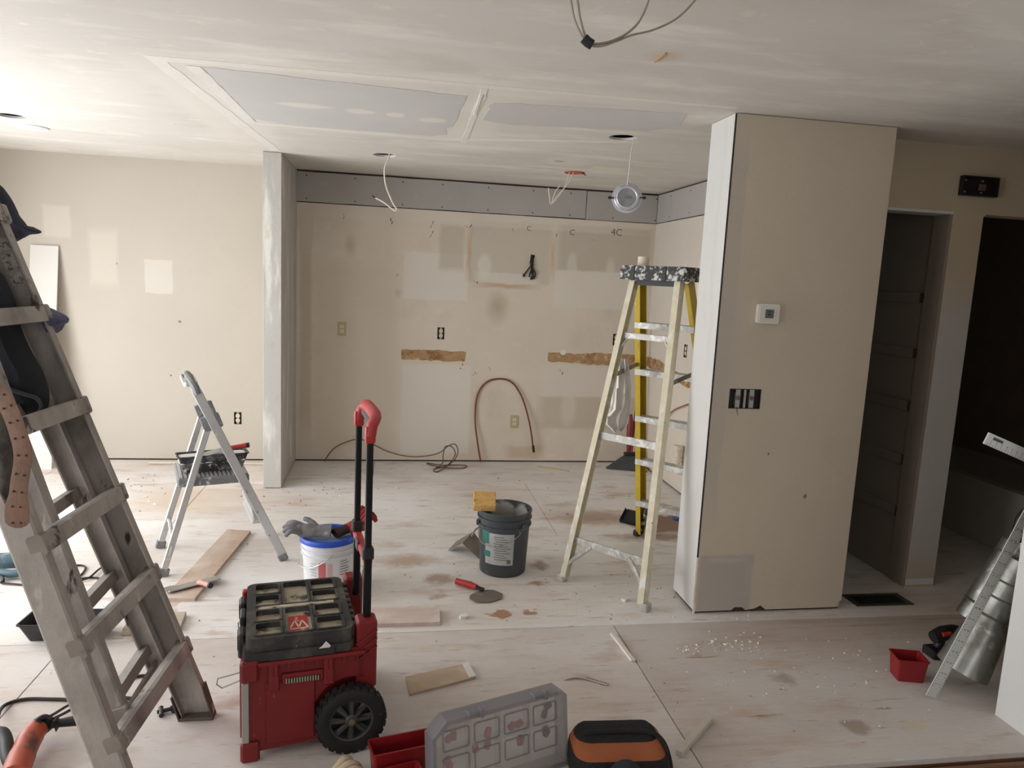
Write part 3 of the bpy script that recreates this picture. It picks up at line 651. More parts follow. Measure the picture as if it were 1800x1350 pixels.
for sgn in (-1, 1):
    bq = MB(); bq.box((sgn * 0.094, 0.02 * sgn, 0.006), (0.018, 0.014, 0.012), bev=0.002); bq.box((sgn * 0.08, 0.018 * sgn, 0.008), (0.02, 0.006, 0.006))
    bq.v = [LM @ q for q in bq.v]; bq.build('spring_clip', M_black, body)
for k in range(6):
    a = R(60 * k + 15); bq = MB(); bq.box((0.068 * math.cos(a), 0.068 * math.sin(a), 0.013), (0.010, 0.006, 0.004), (0, 0, a)); bq.v = [LM @ q for q in bq.v]; bq.build('rib', M_led, body)
# trim disc of the finished light at the far left
dl = thing('disc_light', 'thin white round ceiling light at the far left of the ceiling', 'ceiling light', (-2.269, 5.164, H))
MB().lathe([(0.0, -0.006), (0.075, -0.006), (0.09, -0.010), (0.098, -0.006), (0.098, 0.0)], Matrix.Translation((-2.269, 5.164, H)), 36).build('trim_ring', M_rwhite, dl, smooth=True)
MB().lathe([(0.0, -0.0075), (0.07, -0.0075), (0.074, -0.005)], Matrix.Translation((-2.269, 5.164, H)), 36).build('diffuser', mat('diffuser_white', S(232, 232, 228), 0.5, var=0.01), dl, smooth=True)
# cable loop taped together near the camera
Yl = 1.95
wlp = thing('cable_loop', 'loop of grey electrical cables bundled with black tape under the ceiling', 'cable', py(1032, 75, Yl))
M_romex = mat('grey_cable', S(150, 138, 124), 0.5, var=0.12, vs=30)
def P2(l, dy=0): return [py(x, y_, Yl + dy) for x, y_ in l]
for pts, rr in (([(990, -60), (1003, 0), (1010, 35), (1024, 65), (1035, 75), (1052, 77), (1075, 72), (1100, 60), (1123, 38), (1140, 0), (1152, -60)], 0.0052),
                ([(1000, -60), (1015, 0), (1020, 32), (1030, 66), (1040, 80), (1058, 81), (1085, 72), (1110, 62), (1150, 52), (1190, 32), (1222, 0), (1260, -50)], 0.0045)):
    MB().tube(spline(P2(pts), 8), rr, 8, flat=0.6).build('cable', M_romex, wlp, smooth=True)
MB().tube(P2([(1026, 67), (1033, 74), (1041, 79)]), 0.0135, 10).build('tape_wrap', M_black, wlp, smooth=True)
# ------------------------------------------------------------------ alcove plumbing and cables
M_copper = mat('dull_copper', S(132, 82, 60), 0.45, 0.6, var=0.15, vs=20)
cp = thing('copper_tube', 'bent copper tube arching up against the alcove wall', 'pipe', py(845, 812, YB - 0.03))
MB().tube(spline([py(845, 812, YB - 0.05), py(839, 775, YB - 0.04), py(835, 735, YB - 0.02), py(839, 695, YB - 0.015), py(855, 672, YB - 0.015), py(880, 666, YB - 0.015), py(902, 674, YB - 0.02), py(919, 702, YB - 0.025), py(931, 745, YB - 0.04), py(937, 785, YB - 0.05)], 8), 0.0075, 10).build('tube', M_copper, cp, smooth=True)
MB().cyl(py(937, 783, YB - 0.05), py(938.5, 795, YB - 0.05), 0.011, n=6).build('flare_nut', M_cable_dark, cp)
gc = thing('coiled_tube', 'thin brown tube running along the alcove floor into a tangled coil', 'cable', (0.4, 6.1, 0))
M_thin = mat('thin_brown_tube', S(104, 74, 54), 0.5, var=0.15)
pts = [py(570, 811, YB - 0.03), py(585, 790, YB - 0.03), py(606, 778, YB - 0.03), py(630, 772, YB - 0.03), py(650, 778, YB - 0.04), py(680, 793, YB - 0.05), py(715, 802, YB - 0.1), py(745, 802, YB - 0.12), py(772, 796, YB - 0.14), py(788, 784, YB - 0.15), py(800, 781, YB - 0.16), py(805, 793, YB - 0.16), py(800, 807, YB - 0.17)]
pts += [pz(790, 816, 0.02), pz(770, 829, 0.008), pz(762, 826, 0.008), pz(778, 818, 0.01), pz(818, 818, 0.008), pz(812, 823, 0.008), pz(780, 822, 0.014), pz(754, 816, 0.01), pz(752, 814, 0.008), pz(776, 816, 0.03), py(779, 800, YB - 0.2), py(783, 785, YB - 0.2), py(795, 786, YB - 0.2), py(800, 800, YB - 0.2), pz(786, 818, 0.012), pz(765, 823, 0.01)]
MB().tube(spline(pts, 7), 0.0045, 7).build('tube', M_thin, gc, smooth=True)
pv = thing('drain_pipe_stub', 'capped white plastic drain stub on the alcove side wall behind the ladder', 'pipe', px(1190, 812, XR - 0.03))
M_pvc = mat('pvc', S(222, 212, 194), 0.4, var=0.04)
a0 = px(1190, 815, XR - 0.05); c0 = Matrix.Translation((XR - 0.05, a0.y, 0))
MB().lathe([(0.024, 0.22), (0.024, 0.27), (0.034, 0.272), (0.034, 0.305), (0.026, 0.31), (0.026, 0.36), (0.032, 0.362), (0.034, 0.40), (0.0, 0.40)], c0, 20).build('pipe', M_pvc, pv, smooth=True)
MB().tube(spline([(XR - 0.05, a0.y, 0.23), (XR - 0.047, a0.y, 0.205), (XR - 0.03, a0.y, 0.19), (XR + 0.001, a0.y, 0.188)], 5), 0.024, 14).build('elbow', M_pvc, pv, smooth=True)
for z in (0.288, 0.38): MB().lathe([(0.035, z - 0.012), (0.038, z - 0.006), (0.038, z + 0.006), (0.035, z + 0.012)], c0, 12).build('coupling_nut', M_pvc, pv)
cd = thing('supply_tube', 'reddish supply tube curving down the alcove side wall', 'pipe', px(1160, 790, XR - 0.02))
MB().tube(spline([px(1214, 709, XR - 0.015), px(1200, 714, XR - 0.03), px(1183, 722, XR - 0.02), px(1168, 740, XR - 0.03), px(1163, 770, XR - 0.035), px(1161, 784, XR - 0.035)], 6), 0.005, 8).build('tube', mat('red_tube', S(142, 58, 44), 0.4), cd, smooth=True)
MB().cyl(px(1161, 782, XR - 0.035), px(1160, 793, XR - 0.035), 0.011, 0.008, n=8).build('valve_end', M_cable_dark, cd)
# broom standing in the corner
br = thing('broom', 'angled broom with red handle and dark bristles in the alcove corner', 'broom', (2.06, 6.02, 0))
M_redh = mat('maroon_handle', S(128, 40, 48), 0.4)
A = pz(1108, 800, 0.13); A = V((2.13, 6.05, 0.13))
MB().cyl(A, py(1134, 572, 6.2), 0.011, n=12).build('handle', M_redh, br, smooth=True)
MB().tube([py(1104, 800, 6.06), py(1106, 770, 6.07), py(1108, 745, 6.08), py(1109, 728, 6.09)], [0.014, 0.026, 0.03, 0.012], 12).build('grip_socket', M_redh, br, smooth=True)
bq = MB(); rows = []
W_ = [pz(1067, 824, 0.0), pz(1135, 829, 0.0)]
for dz, yy in ((0.0, -0.02), (0.0, 0.03)): pass
f0, f1 = pz(1066, 824), pz(1137, 830)
top0, top1 = V((2.08, 6.06, 0.13)), V((2.18, 6.04, 0.13))
bq.add([f0 + V((0, -.015, .002)), f1 + V((0, -.015, .002)), f1 + V((0, .035, .002)), f0 + V((0, .035, .002)), top0 + V((0, -.012, 0)), top1 + V((0, -.012, 0)), top1 + V((0, .012, 0)), top0 + V((0, .012, 0))],
       [(0, 1, 2, 3), (4, 5, 6, 7), (0, 1, 5, 4), (1, 2, 6, 5), (2, 3, 7, 6), (3, 0, 4, 7)])
bq.build('bristles', mat('grey_bristles', S(74, 76, 76), 0.9, var=0.25, vs=40, stretch=(8, 8, 0.4), bump=0.6, bs=30), br)
MB().bb((2.065, 6.025, 0.125), (2.195, 6.075, 0.155), bev=0.006).build('brush_head', M_black, br)
# leaning drywall board and skirting strip at the back wall
bd = MB()
tl, tr = py(53, 429, YB - 0.004), py(103, 432, YB - 0.004)
fl0, fl1 = pz(55, 822), pz(99, 818)
wid = 0.205; xa, xb = -2.80, -2.60
bd.add([(xa, 5.985, 0.0), (xb, 5.985, 0.0), (xb, 5.998, 0.0), (xa, 5.998, 0.0), (xa, YB - 0.017, 1.725), (xb, YB - 0.017, 1.725), (xb, YB - 0.004, 1.725), (xa, YB - 0.004, 1.725)],
       [(0, 1, 2, 3), (4, 5, 6, 7), (0, 1, 5, 4), (1, 2, 6, 5), (2, 3, 7, 6), (3, 0, 4, 7)])
bd.build('drywall_offcut', mat('white_drywall_face', S(220, 216, 210), 0.8, var=0.02), None, label='tall narrow white drywall offcut leaning against the cream wall', cat='drywall board')
MB().box((-1.42, 6.17, 0.009), (1.05, 0.055, 0.012), (0, 0, R(-1)), bev=0.002).build('trim_strip', mat('pale_trim_wood', S(214, 204, 190), 0.7, var=0.05, stretch=(1, 8, 1)), None, label='pale trim strip lying on the floor along the cream wall', cat='wood strip')

# ------------------------------------------------------------------ big aluminium multi-position ladder, front left
M_alu = mat('dirty_aluminium', S(166, 159, 153), 0.5, 0.15, var=0.12, vs=9, layers=[(S(120, 112, 108), 6, 0.48, 0.72, (1, 1, 0.5)), (S(196, 190, 182), 15, 0.60, 0.70, (1, 1, 0.3)), (S(62, 56, 52), 10, 0.62, 0.67, (1.4, 1, 0.4)), (S(70, 62, 56), 40, 0.68, 0.72, (1, 1, 0.3))], bump=0.15, bs=80)
M_alu_dark = mat('grimy_aluminium', S(142, 134, 127), 0.55, 0.15, var=0.14, vs=12, layers=[(S(74, 66, 60), 9, 0.55, 0.7, (1, 1, 0.6)), (S(160, 152, 142), 12, 0.62, 0.72, (1, 1, 1))], bump=0.15, bs=80)
M_foot = mat('ladder_rubber', S(92, 80, 74), 0.8, var=0.2, vs=25)
BL = thing('folding_ladder', 'large worn grey aluminium folding ladder with double rails at the front left', 'ladder', (-0.72, 2.28, 0))
def XO(z): return -0.606 - 0.322 * z
def YA(z): return 2.600 - 0.070 * z
def YBn(z): return 2.000 + 0.060 * z
ZT = 1.95
dx = V((math.cos(math.atan(0.322)), 0, math.sin(math.atan(0.322))))     # across the rail, square to its slope
def rail(name, yf, side, off, w, z0, z1, mt, depth, t=0.005, rad=0.012):
    p0 = V((XO(z0) - off, yf(z0), z0)); p1 = V((XO(z1) - off, yf(z1), z1))
    # C channel: web on the outer side, flanges pointing to the other rail
    s = side
    pr = [(0, 0), (-0.006, s * 0.004), (-w + 0.006, s * 0.004), (-w, 0), (-w, -s * depth), (-w + t, -s * depth), (-w + t, -s * t), (-t, -s * t), (-t, -s * depth), (0, -s * depth)]
    return MB().extr(pr, p0, p1, dx, V((0, 1, 0))).build(name, mt, BL)
ra = rail('outer_rail', YA, 1, 0.0, 0.105, 0.02, ZT, M_alu, 0.034)
rb_ = rail('outer_rail', YBn, -1, 0.040, 0.082, 0.02, ZT, M_alu, 0.034)
ia = rail('inner_rail', lambda z: YA(z) - 0.045, 1, 0.068, 0.062, 0.215, ZT, M_alu, 0.030)
ib = rail('inner_rail', lambda z: YBn(z) + 0.150, -1, 0.066, 0.050, 0.235, ZT, M_alu, 0.030)
for r_, yf, s, w in ((ra, YA, 1, 0.105), (rb_, YBn, -1, 0.082)):
    ob = 0.0 if s > 0 else 0.040
    q0, q1 = V((XO(0.03) - ob, yf(0), 0.0)), V((XO(0.13) - ob, yf(0.13), 0.13))
    MB().extr([(0.006, s * 0.006), (-w - 0.006, s * 0.006), (-w - 0.006, -s * 0.04), (-w - 0.002, -s * 0.04), (-w - 0.002, 0), (0.002, 0), (0.002, -s * 0.04), (0.006, -s * 0.04)], q0, q1, dx, V((0, 1, 0))).build('foot', M_foot, BL)
    MB().box((q0.x - w / 2, yf(0) - s * 0.02, 0.006), (w + 0.012, 0.05, 0.012), bev=0.003).build('foot_pad', M_foot, BL)
for k, z in enumerate((0.285, 0.57, 0.865, 1.165, 1.46, 1.76)):
    ya, yb = YA(z) + 0.004, YBn(z) - 0.004
    rg_ = MB().extr([(0.006, -0.024), (0.006, 0.024), (-0.006, 0.028), (-0.030, 0.028), (-0.030, 0.018), (-0.012, 0.018), (-0.004, -0.024)], (XO(z) - 0.034, yb, z), (XO(z) + 0.004, ya, z), dx, V((-dx.z, 0, dx.x))).build('rung', M_alu, BL)
    for yy, ox in ((ya - 0.012, 0.0), (yb + 0.012, -0.038)):
        MB().extr(rrect(-0.034, -0.030, 0.009, 0.030, 0.008, 2), (XO(z) + ox, yy - 0.013, z), (XO(z) + ox, yy + 0.017, z), dx, V((-dx.z, 0, dx.x))).build('rung_bracket', M_alu_dark, rg_)
        MB().cyl((XO(z) + ox + 0.012, yy - 0.004, z - 0.012), (XO(z) + ox + 0.018, yy - 0.004, z - 0.010), 0.006, n=8).build('rivet', M_alu_dark, rg_)
    zi = z + 0.012
    MB().extr([(0.012, -0.018), (0.012, 0.018), (-0.022, 0.018), (-0.022, -0.018)], (XO(zi) - 0.118, YBn(zi) + 0.15, zi), (XO(zi) - 0.118, YA(zi) - 0.045, zi), dx, V((-dx.z, 0, dx.x))).build('inner_rung', M_alu_dark, BL)
MB().beam((XO(0.235) - 0.11, YBn(.2) + 0.15, 0.245), (XO(0.235) - 0.11, YA(.2) - 0.04, 0.245), 0.012, 0.022).build('inner_brace', M_alu_dark, BL)
MB().box((XO(.24) - 0.10, YBn(.24) + 0.15, 0.275), (0.07, 0.02, 0.07), (0, R(-17), 0), bev=0.004).build('lock_block', M_alu_dark, BL)
for yf in (YA, YBn):
    MB().cyl((XO(ZT) - 0.09, yf(ZT) - 0.03, ZT + 0.02), (XO(ZT) - 0.09, yf(ZT) + 0.03, ZT + 0.02), 0.07, n=24).build('hinge', M_alu_dark, BL, smooth=True)
    MB().beam((XO(ZT) - 0.15, yf(ZT), ZT), (XO(ZT) - 0.80, yf(0), 0.01), 0.03, 0.08, up=(1, 0, 0)).build('rear_rail', M_alu, BL)
for z in (0.3, 0.6, 0.9, 1.2, 1.5):
    x = XO(ZT) - 0.80 + (0.65 / ZT) * z
    MB().beam((x, YBn(z), z), (x, YA(z), z), 0.03, 0.03).build('rear_rung', M_alu_dark, BL)
# worn maker's sticker on the far rail
st_ = [px(18, 462, XO(1.62) - 0.03)]
M_stick = mat('worn_sticker', S(172, 166, 158), 0.7, var=0.25, vs=60, coord='world', layers=[(S(96, 88, 82), 70, 0.52, 0.6, (1, 1, 1))])
zc = 1.62
for (za, zb, o_) in ((1.66, 1.70, 0.03), (1.605, 1.65, 0.035), (1.56, 1.595, 0.04)):
    MB().extr([(-0.020, 0), (-0.058, 0), (-0.058, -0.001), (-0.020, -0.001)], (XO(za) - 0.0, YA(za) - 0.0055, za), (XO(zb), YA(zb) - 0.0055, zb), dx, (0, 1, 0)).build('sticker', M_stick, BL)
# bags and belt hanging on the ladder
M_navy = mat('black_navy_canvas', S(26, 29, 36), 0.85, var=0.2, vs=14, bump=0.3, bs=120)
hb = thing('tool_bag', 'black padded bag hanging inside the aluminium ladder', 'bag', (-1.12, 2.32, 1.45))
def blob(outline, y0, y1, rows=6, puff=0.8):
    """closed soft body from an outline in X,Z extruded through Y with rounded ends"""
    c = V((sum(a for a, _ in outline) / len(outline), 0, sum(b for _, b in outline) / len(outline))); out = []
    for i in range(rows + 1):
        t = i / rows; s = math.sin(math.pi * (0.08 + 0.84 * t)) ** 0.45
        out.append([V((c.x + (a - c.x) * s, y0 + (y1 - y0) * t, c.z + (b - c.z) * s)) for a, b in outline])
    mb = MB(); mb.surf(out, closed=True); n = len(outline)
    mb.f.append(tuple(range(n))); mb.f.append(tuple(range(len(mb.v) - n, len(mb.v)))); return mb
Yg = 2.40
def PX(l, Y): return [(py(x, y_, Y).x, py(x, y_, Y).z) for x, y_ in l]
ol = spline([V((a, 0, b)) for a, b in PX([(-60, 470), (-10, 470), (12, 500), (30, 570), (52, 620), (75, 660), (86, 700), (80, 728), (62, 740), (20, 738), (-60, 730), (-70, 600)], Yg)], 4, True)
blob([(q.x, q.z) for q in ol], Yg - 0.07, Yg + 0.06).build('bag_body', M_navy, hb, smooth=True)
MB().tube(spline([py(-20, 665, Yg - .075), py(10, 680, Yg - .078), py(40, 692, Yg - .078), py(64, 700, Yg - .07), py(72, 715, Yg - .06), py(62, 730, Yg - .06)], 5), 0.012, 8, flat=0.4).build('strap', mat('grey_webbing', S(58, 60, 64), 0.8), hb, smooth=True)
MB().tube(spline([py(-40, 480, Yg), py(-20, 420, Yg), py(-10, 350, Yg), py(-20, 300, Yg)], 5), 0.012, 8).build('handle', M_navy, hb, smooth=True)
nc = thing('navy_cloth', 'dark navy cloth draped at the top of the aluminium ladder', 'cloth', (-1.25, 2.5, 1.85))
Yc = 2.62
ol = spline([V((a, 0, b)) for a, b in PX([(-60, 300), (-10, 318), (12, 345), (24, 372), (38, 390), (48, 402), (70, 407), (66, 411), (50, 413), (36, 420), (10, 430), (-60, 430)], Yc)], 3, True)
blob([(q.x, q.z) for q in ol], Yc - 0.04, Yc + 0.05).build('cloth_fold', mat('navy_cloth', S(38, 42, 54), 0.9, var=0.2, vs=20, bump=0.4, bs=60), nc, smooth=True)
rt = thing('rag_wrap', 'faded blue rag tied round the end of an upper ladder rung', 'rag', py(100, 562, YA(1.45)))
M_bluerag = mat('faded_blue_rag', S(84, 86, 112), 0.9, var=0.3, vs=30, bump=0.5, bs=60)
zr = 1.46
ol = spline([V((a, 0, b)) for a, b in PX([(74, 540), (90, 546), (106, 554), (113, 562), (110, 570), (101, 574), (97, 586), (88, 584), (80, 566)], 2.53)], 4, True)
blob([(q.x, q.z) for q in ol], 2.475, 2.60).build('rag_fold', M_bluerag, rt, smooth=True)
Yq = 1.90
tbp = thing('tool_belt', 'worn grey suede tool belt pouch hanging on the near ladder rail', 'tool belt', py(15, 820, Yq))
ol = spline([V((a, 0, b)) for a, b in PX([(-70, 700), (-10, 715), (12, 730), (32, 760), (36, 820), (34, 870), (26, 905), (10, 880), (-6, 840), (-70, 850)], Yq + .03)], 4, True)
M_suede = mat('grey_suede', S(92, 86, 80), 0.95, var=0.3, vs=16, layers=[(S(36, 34, 34), 7, 0.5, 0.6, (1, 1, 0.6))], bump=0.6, bs=60)
blob([(q.x, q.z) for q in ol], Yq, Yq + 0.06).build('pouch', M_suede, tbp, smooth=True)
cl = spline([py(-30, 670, Yq - .02), py(-4, 690, Yq - .02), py(14, 715, Yq - .025), py(30, 755, Yq - .03), py(40, 800, Yq - .03), py(34, 850, Yq - .03), py(30, 890, Yq - .03), py(31, 928, Yq - .03)], 6)
wd = [0.0215 if i < len(cl) - 10 else 0.0215 + 0.008 * math.sin(math.pi * (i - len(cl) + 10) / 10.5) for i in range(len(cl))]
wd[-1] = 0.008; wd[-2] = 0.022
MB().tube(cl, wd, 10, flat=0.12, up=(0, 1, 0)).build('leather_strap', mat('tan_leather', S(124, 94, 78), 0.6, var=0.15, vs=18, bump=0.2), tbp, smooth=True)
for i in range(4, len(cl) - 2, 4):
    tdir = (cl[i + 1] - cl[i - 1]).normalized(); sd = tdir.cross(V((0, 1, 0))).normalized()
    for s in (-0.009, 0.009):
        q = cl[i] + sd * s; MB().cyl(q + V((0, -0.0045, 0)), q + V((0, 0.0005, 0)), 0.0026, n=8).build('eyelet', M_cable_dark, tbp)
hs = thing('hand_saw', 'orange toothed saw end poking out below the tool belt', 'saw', py(5, 850, 2.02))
sq = [py(-40, 835, 2.02), py(6, 828, 2.02)]
teeth = []
for k in range(7):
    a = py(6 + 1.3 * k, 829 + 4.4 * k, 2.02); bqq = py(13 + 0.7 * k, 830 + 4.6 * k, 2.02); teeth += [(a.x, a.z), (bqq.x, bqq.z)]
e1_ = py(15, 862, 2.02); e2_ = py(-40, 900, 2.02); e3_ = py(-40, 825, 2.02)
MB().prism([(a, b) for a, b in [(e3_.x, e3_.z)] + teeth + [(e1_.x, e1_.z), (e2_.x, e2_.z)]], -0.0012, 0.0012, wallY(2.02)).build('blade', mat('orange_blade', S(214, 152, 96), 0.5, var=0.1), hs)
# ------------------------------------------------------------------ small aluminium step stool
M_salu = mat('clean_aluminium', S(196, 196, 196), 0.4, 0.5, var=0.06, vs=10, layers=[(S(226, 224, 220), 16, 0.62, 0.72, (1, 1, 1))])
M_sgrey = mat('stool_grey_plastic', S(120, 122, 124), 0.6, var=0.12, vs=30, layers=[(S(200, 198, 192), 26, 0.6, 0.68, (1, 1, 1))])
SL = thing('step_stool', 'small aluminium step stool with grey plastic joints in front of the cream wall', 'step stool', (-1.159, 3.866, 0), math.atan2(0.191, 0.576))
e_ = Matrix.Translation((-1.159, 3.866, 0)) @ Matrix.Rotation(math.atan2(0.191, 0.576), 4, 'Z')
def sm(): return MB(e_)
W2 = 0.43
for v in (0.0, W2):
    vi = 0.03 if v == 0 else -0.03
    fr_ = sm(); fr_.beam((0.607, v, 0.03), (0.172, v + vi, 0.985), 0.024, 0.048, up=(1, 0, 0), bev=0.004)
    fr_.build('front_rail', M_salu, SL)
    sm().beam((0.0, v, 0.03), (0.235, v + vi, 0.81), 0.022, 0.034, up=(1, 0, 0), bev=0.004).build('rear_rail', M_salu, SL)
    for u in (0.0, 0.607): sm().box((u, v, 0.022), (0.052, 0.030, 0.045), (0, R(17 if u == 0 else -24), 0), bev=0.006).build('foot', M_sgrey, SL)
    sm().box((0.245, v + vi, 0.81), (0.10, 0.030, 0.085), (0, R(-20), 0), bev=0.012, seg=2).build('hinge_joint', M_sgrey, SL, smooth=True)
    for dz in (0.16, 0.30, 0.42): sm().cyl((0.607 - 0.4555 * dz, v - 0.014, dz), (0.607 - 0.4555 * dz, v + 0.014, dz), 0.005, n=8).build('rivet', M_sgrey, SL)
hd = sm(); hd.tube(spline([(0.18, 0.03, 0.965), (0.168, 0.035, 1.0), (0.155, 0.07, 1.018), (0.15, W2 / 2, 1.02), (0.155, W2 - 0.07, 1.018), (0.168, W2 - 0.035, 1.0), (0.18, W2 - 0.03, 0.965)], 5), 0.028, 10, flat=0.7)
hd.build('handle_bar', M_sgrey, SL, smooth=True)
tr_ = sm(); tr_.plate(rrect(0.115, 0.05, 0.185, W2 - 0.05, 0.02), [rrect(0.124, 0.06, 0.176, W2 - 0.06, 0.015)], 1.0, 1.022).build('tool_tray', M_salu, SL)
pf = sm().box((0.255, W2 / 2, 0.487), (0.36, W2 - 0.06, 0.045), bev=0.008).build('platform', M_sgrey, SL)
for k in range(16): sm().box((0.095 + k * 0.0215, W2 / 2, 0.5125), (0.013, W2 - 0.09, 0.006)).build('tread_rib', M_salu, pf)
stp = sm().box((0.49, W2 / 2, 0.235), (0.085, W2 - 0.05, 0.022), bev=0.004).build('lower_step', M_salu, SL)
sm().box((0.455, W2 / 2, 0.275), (0.012, W2 - 0.05, 0.085), (0, R(-10), 0), bev=0.003).build('step_riser', M_salu, stp)
sm().tube(spline([(0.03, 0.0, 0.11), (0.045, 0.02, 0.17), (0.047, W2 / 2, 0.175), (0.045, W2 - 0.02, 0.17), (0.03, W2, 0.11)], 4), 0.011, 8).build('rear_brace', M_salu, SL, smooth=True)
# mud pan on the stool
M_pan = mat('splattered_black_pan', S(46, 48, 52), 0.6, var=0.2, vs=18, layers=[(S(128, 128, 128), 16, 0.48, 0.64, (1, 1, 1)), (S(214, 210, 202), 34, 0.58, 0.66, (1, 1, 1))])
def pan(name, label, L, W, Hh, M, mt, fill=None):
    o = thing(name, label, 'mud pan', M.translation, M.to_euler().z)
    rows = []
    for (s, z) in ((0.0, 0.0), (0.5, Hh * 0.5), (1.0, Hh)):
        a, b_ = L / 2 - 0.03 * (1 - s), W / 2 - 0.028 * (1 - s)
        rows.append([V((x, y_, z)) for x, y_ in rrect(-a, -b_, a, b_, 0.012, 2)])
    mb = MB(M); mb.surf(rows, thick=0.0025, closed=True); mb.build('pan_wall', mt, o)
    a, b_ = L / 2 - 0.03, W / 2 - 0.028
    mb = MB(M); mb.prism(rrect(-a, -b_, a, b_, 0.012, 2), 0.0, 0.003); mb.build('pan_floor', mt, o)
    mb = MB(M); mb.plate(rrect(-L / 2 - 0.004, -W / 2 - 0.004, L / 2 + 0.004, W / 2 + 0.004, 0.012, 2), [rrect(-L / 2 + 0.002, -W / 2 + 0.002, L / 2 - 0.002, W / 2 - 0.002, 0.012, 2)], Hh - 0.004, Hh + 0.002); mb.build('rim', mt, o)
    if fill:
        a, b_ = L / 2 - 0.012, W / 2 - 0.012
        mb = MB(M); mb.prism(rough_poly(rrect(-a, -b_, a, b_, 0.012, 2), 0.02, 0.003, 4), Hh * 0.55, Hh * 0.93); mb.build('compound', M_mud, o)
    return o
MP = e_ @ Matrix.Translation((0.26, 0.16, 0.5165)) @ Matrix.Rotation(R(3), 4, 'Z')
pan('mud_pan', 'black mud pan full of white compound on the step stool platform', 0.36, 0.12, 0.095, MP, M_pan, True)
M_redgrip = mat('red_tool_grip', S(176, 44, 42), 0.45, var=0.1)
M_steel = mat('brushed_steel', S(176, 174, 170), 0.35, 0.8, var=0.08, vs=20)
kn = thing('taping_knife', 'taping knife with red handle resting in the pan on the step stool', 'taping knife', e_ @ V((0.3, 0.14, 0.62)))
mb = MB(e_); mb.extr([(-0.05, -0.0008), (0.05, -0.0008), (0.05, 0.0008), (-0.05, 0.0008)], (0.20, 0.15, 0.605), (0.315, 0.13, 0.635), (0.1, 0.99, 0), (0, 0, 1)); mb.build('blade', M_steel, kn)
mb = MB(e_); mb.tube([(0.31, 0.13, 0.634), (0.34, 0.125, 0.64), (0.39, 0.118, 0.648), (0.43, 0.11, 0.654)], [0.010, 0.013, 0.012, 0.014], 10); mb.build('handle', M_redgrip, kn, smooth=True)
mb = MB(e_); mb.cyl((0.43, 0.11, 0.654), (0.446, 0.107, 0.656), 0.0145, n=10); mb.build('end_cap', M_black, kn, smooth=True)
# board with a wide taping knife lying on it
M_board = mat('dusty_board', S(190, 162, 142), 0.75, var=0.08, vs=5, stretch=(6, 0.7, 1), layers=[(S(214, 200, 188), 3, 0.45, 0.7, (1, 1, 1)), (S(176, 128, 104), 6, 0.64, 0.76, (1, 1, 1))])
MB().add([(a, b_, z) for z in (0.0, 0.018) for a, b_ in ((-1.075, 3.56), (-0.925, 3.55), (-0.838, 4.50), (-0.982, 4.53))], [(0, 3, 2, 1), (4, 5, 6, 7), (0, 1, 5, 4), (1, 2, 6, 5), (2, 3, 7, 6), (3, 0, 4, 7)]).build('floor_board', M_board, None, label='long dusty board lying on the floor under the step stool', cat='board')
wk = thing('wide_taping_knife', 'wide steel taping knife with pink handle lying on the floor board', 'taping knife', (-0.98, 3.75, 0.018))
a0, a1 = pz(292, 1038, 0.03), pz(386, 1014, 0.03); dr = (a1 - a0).normalized(); nr = V((dr.y, -dr.x, 0))
cz = (a0 + a1) / 2
KM = Matrix((dr, nr, V((0, 0, 1)))).transposed().to_4x4(); KM.translation = V((cz.x, cz.y, 0.024)); KM = KM @ Matrix.Rotation(R(7), 4, 'X')
Lk = (a1 - a0).length
MB(KM).box((0, -0.025, 0), (Lk, 0.10, 0.0012)).build('blade', M_steel, wk)
MB(KM).box((0, 0.024, 0.003), (Lk * 0.96, 0.014, 0.007), bev=0.002).build('back_bar', M_steel, wk)
MB(KM).tube([(0.02, 0.015, 0.008), (0.022, 0.04, 0.014), (0.028, 0.085, 0.014), (0.034, 0.12, 0.013)], [0.012, 0.014, 0.0125, 0.014], 10).build('handle', mat('dusty_pink_grip', S(200, 146, 138), 0.6, var=0.15, vs=20), wk, smooth=True)
MB(KM).cyl((0.034, 0.118, 0.013), (0.036, 0.13, 0.013), 0.0145, n=12).build('end_cap', M_black, wk, smooth=True)
# second pan on the floor, left
M2 = Matrix.Translation((-1.36, 3.24, 0.0)) @ Matrix.Rotation(R(-3), 4, 'Z')
pan('mud_pan', 'empty black mud pan lying on the floor behind the aluminium ladder', 0.36, 0.15, 0.085, M2, mat('dusty_black_pan', S(40, 40, 42), 0.45, var=0.2, vs=16, layers=[(S(110, 108, 104), 10, 0.58, 0.72, (1, 1, 1))]))
MB().box((-1.035, 3.31, 0.012), (0.24, 0.16, 0.02), (0, 0, R(6)), bev=0.002).build('board_offcut', mat('tan_offcut', S(188, 174, 158), 0.75, var=0.1, stretch=(1, 5, 1)), None, label='short tan board offcut on the floor right of the empty black pan', cat='board')

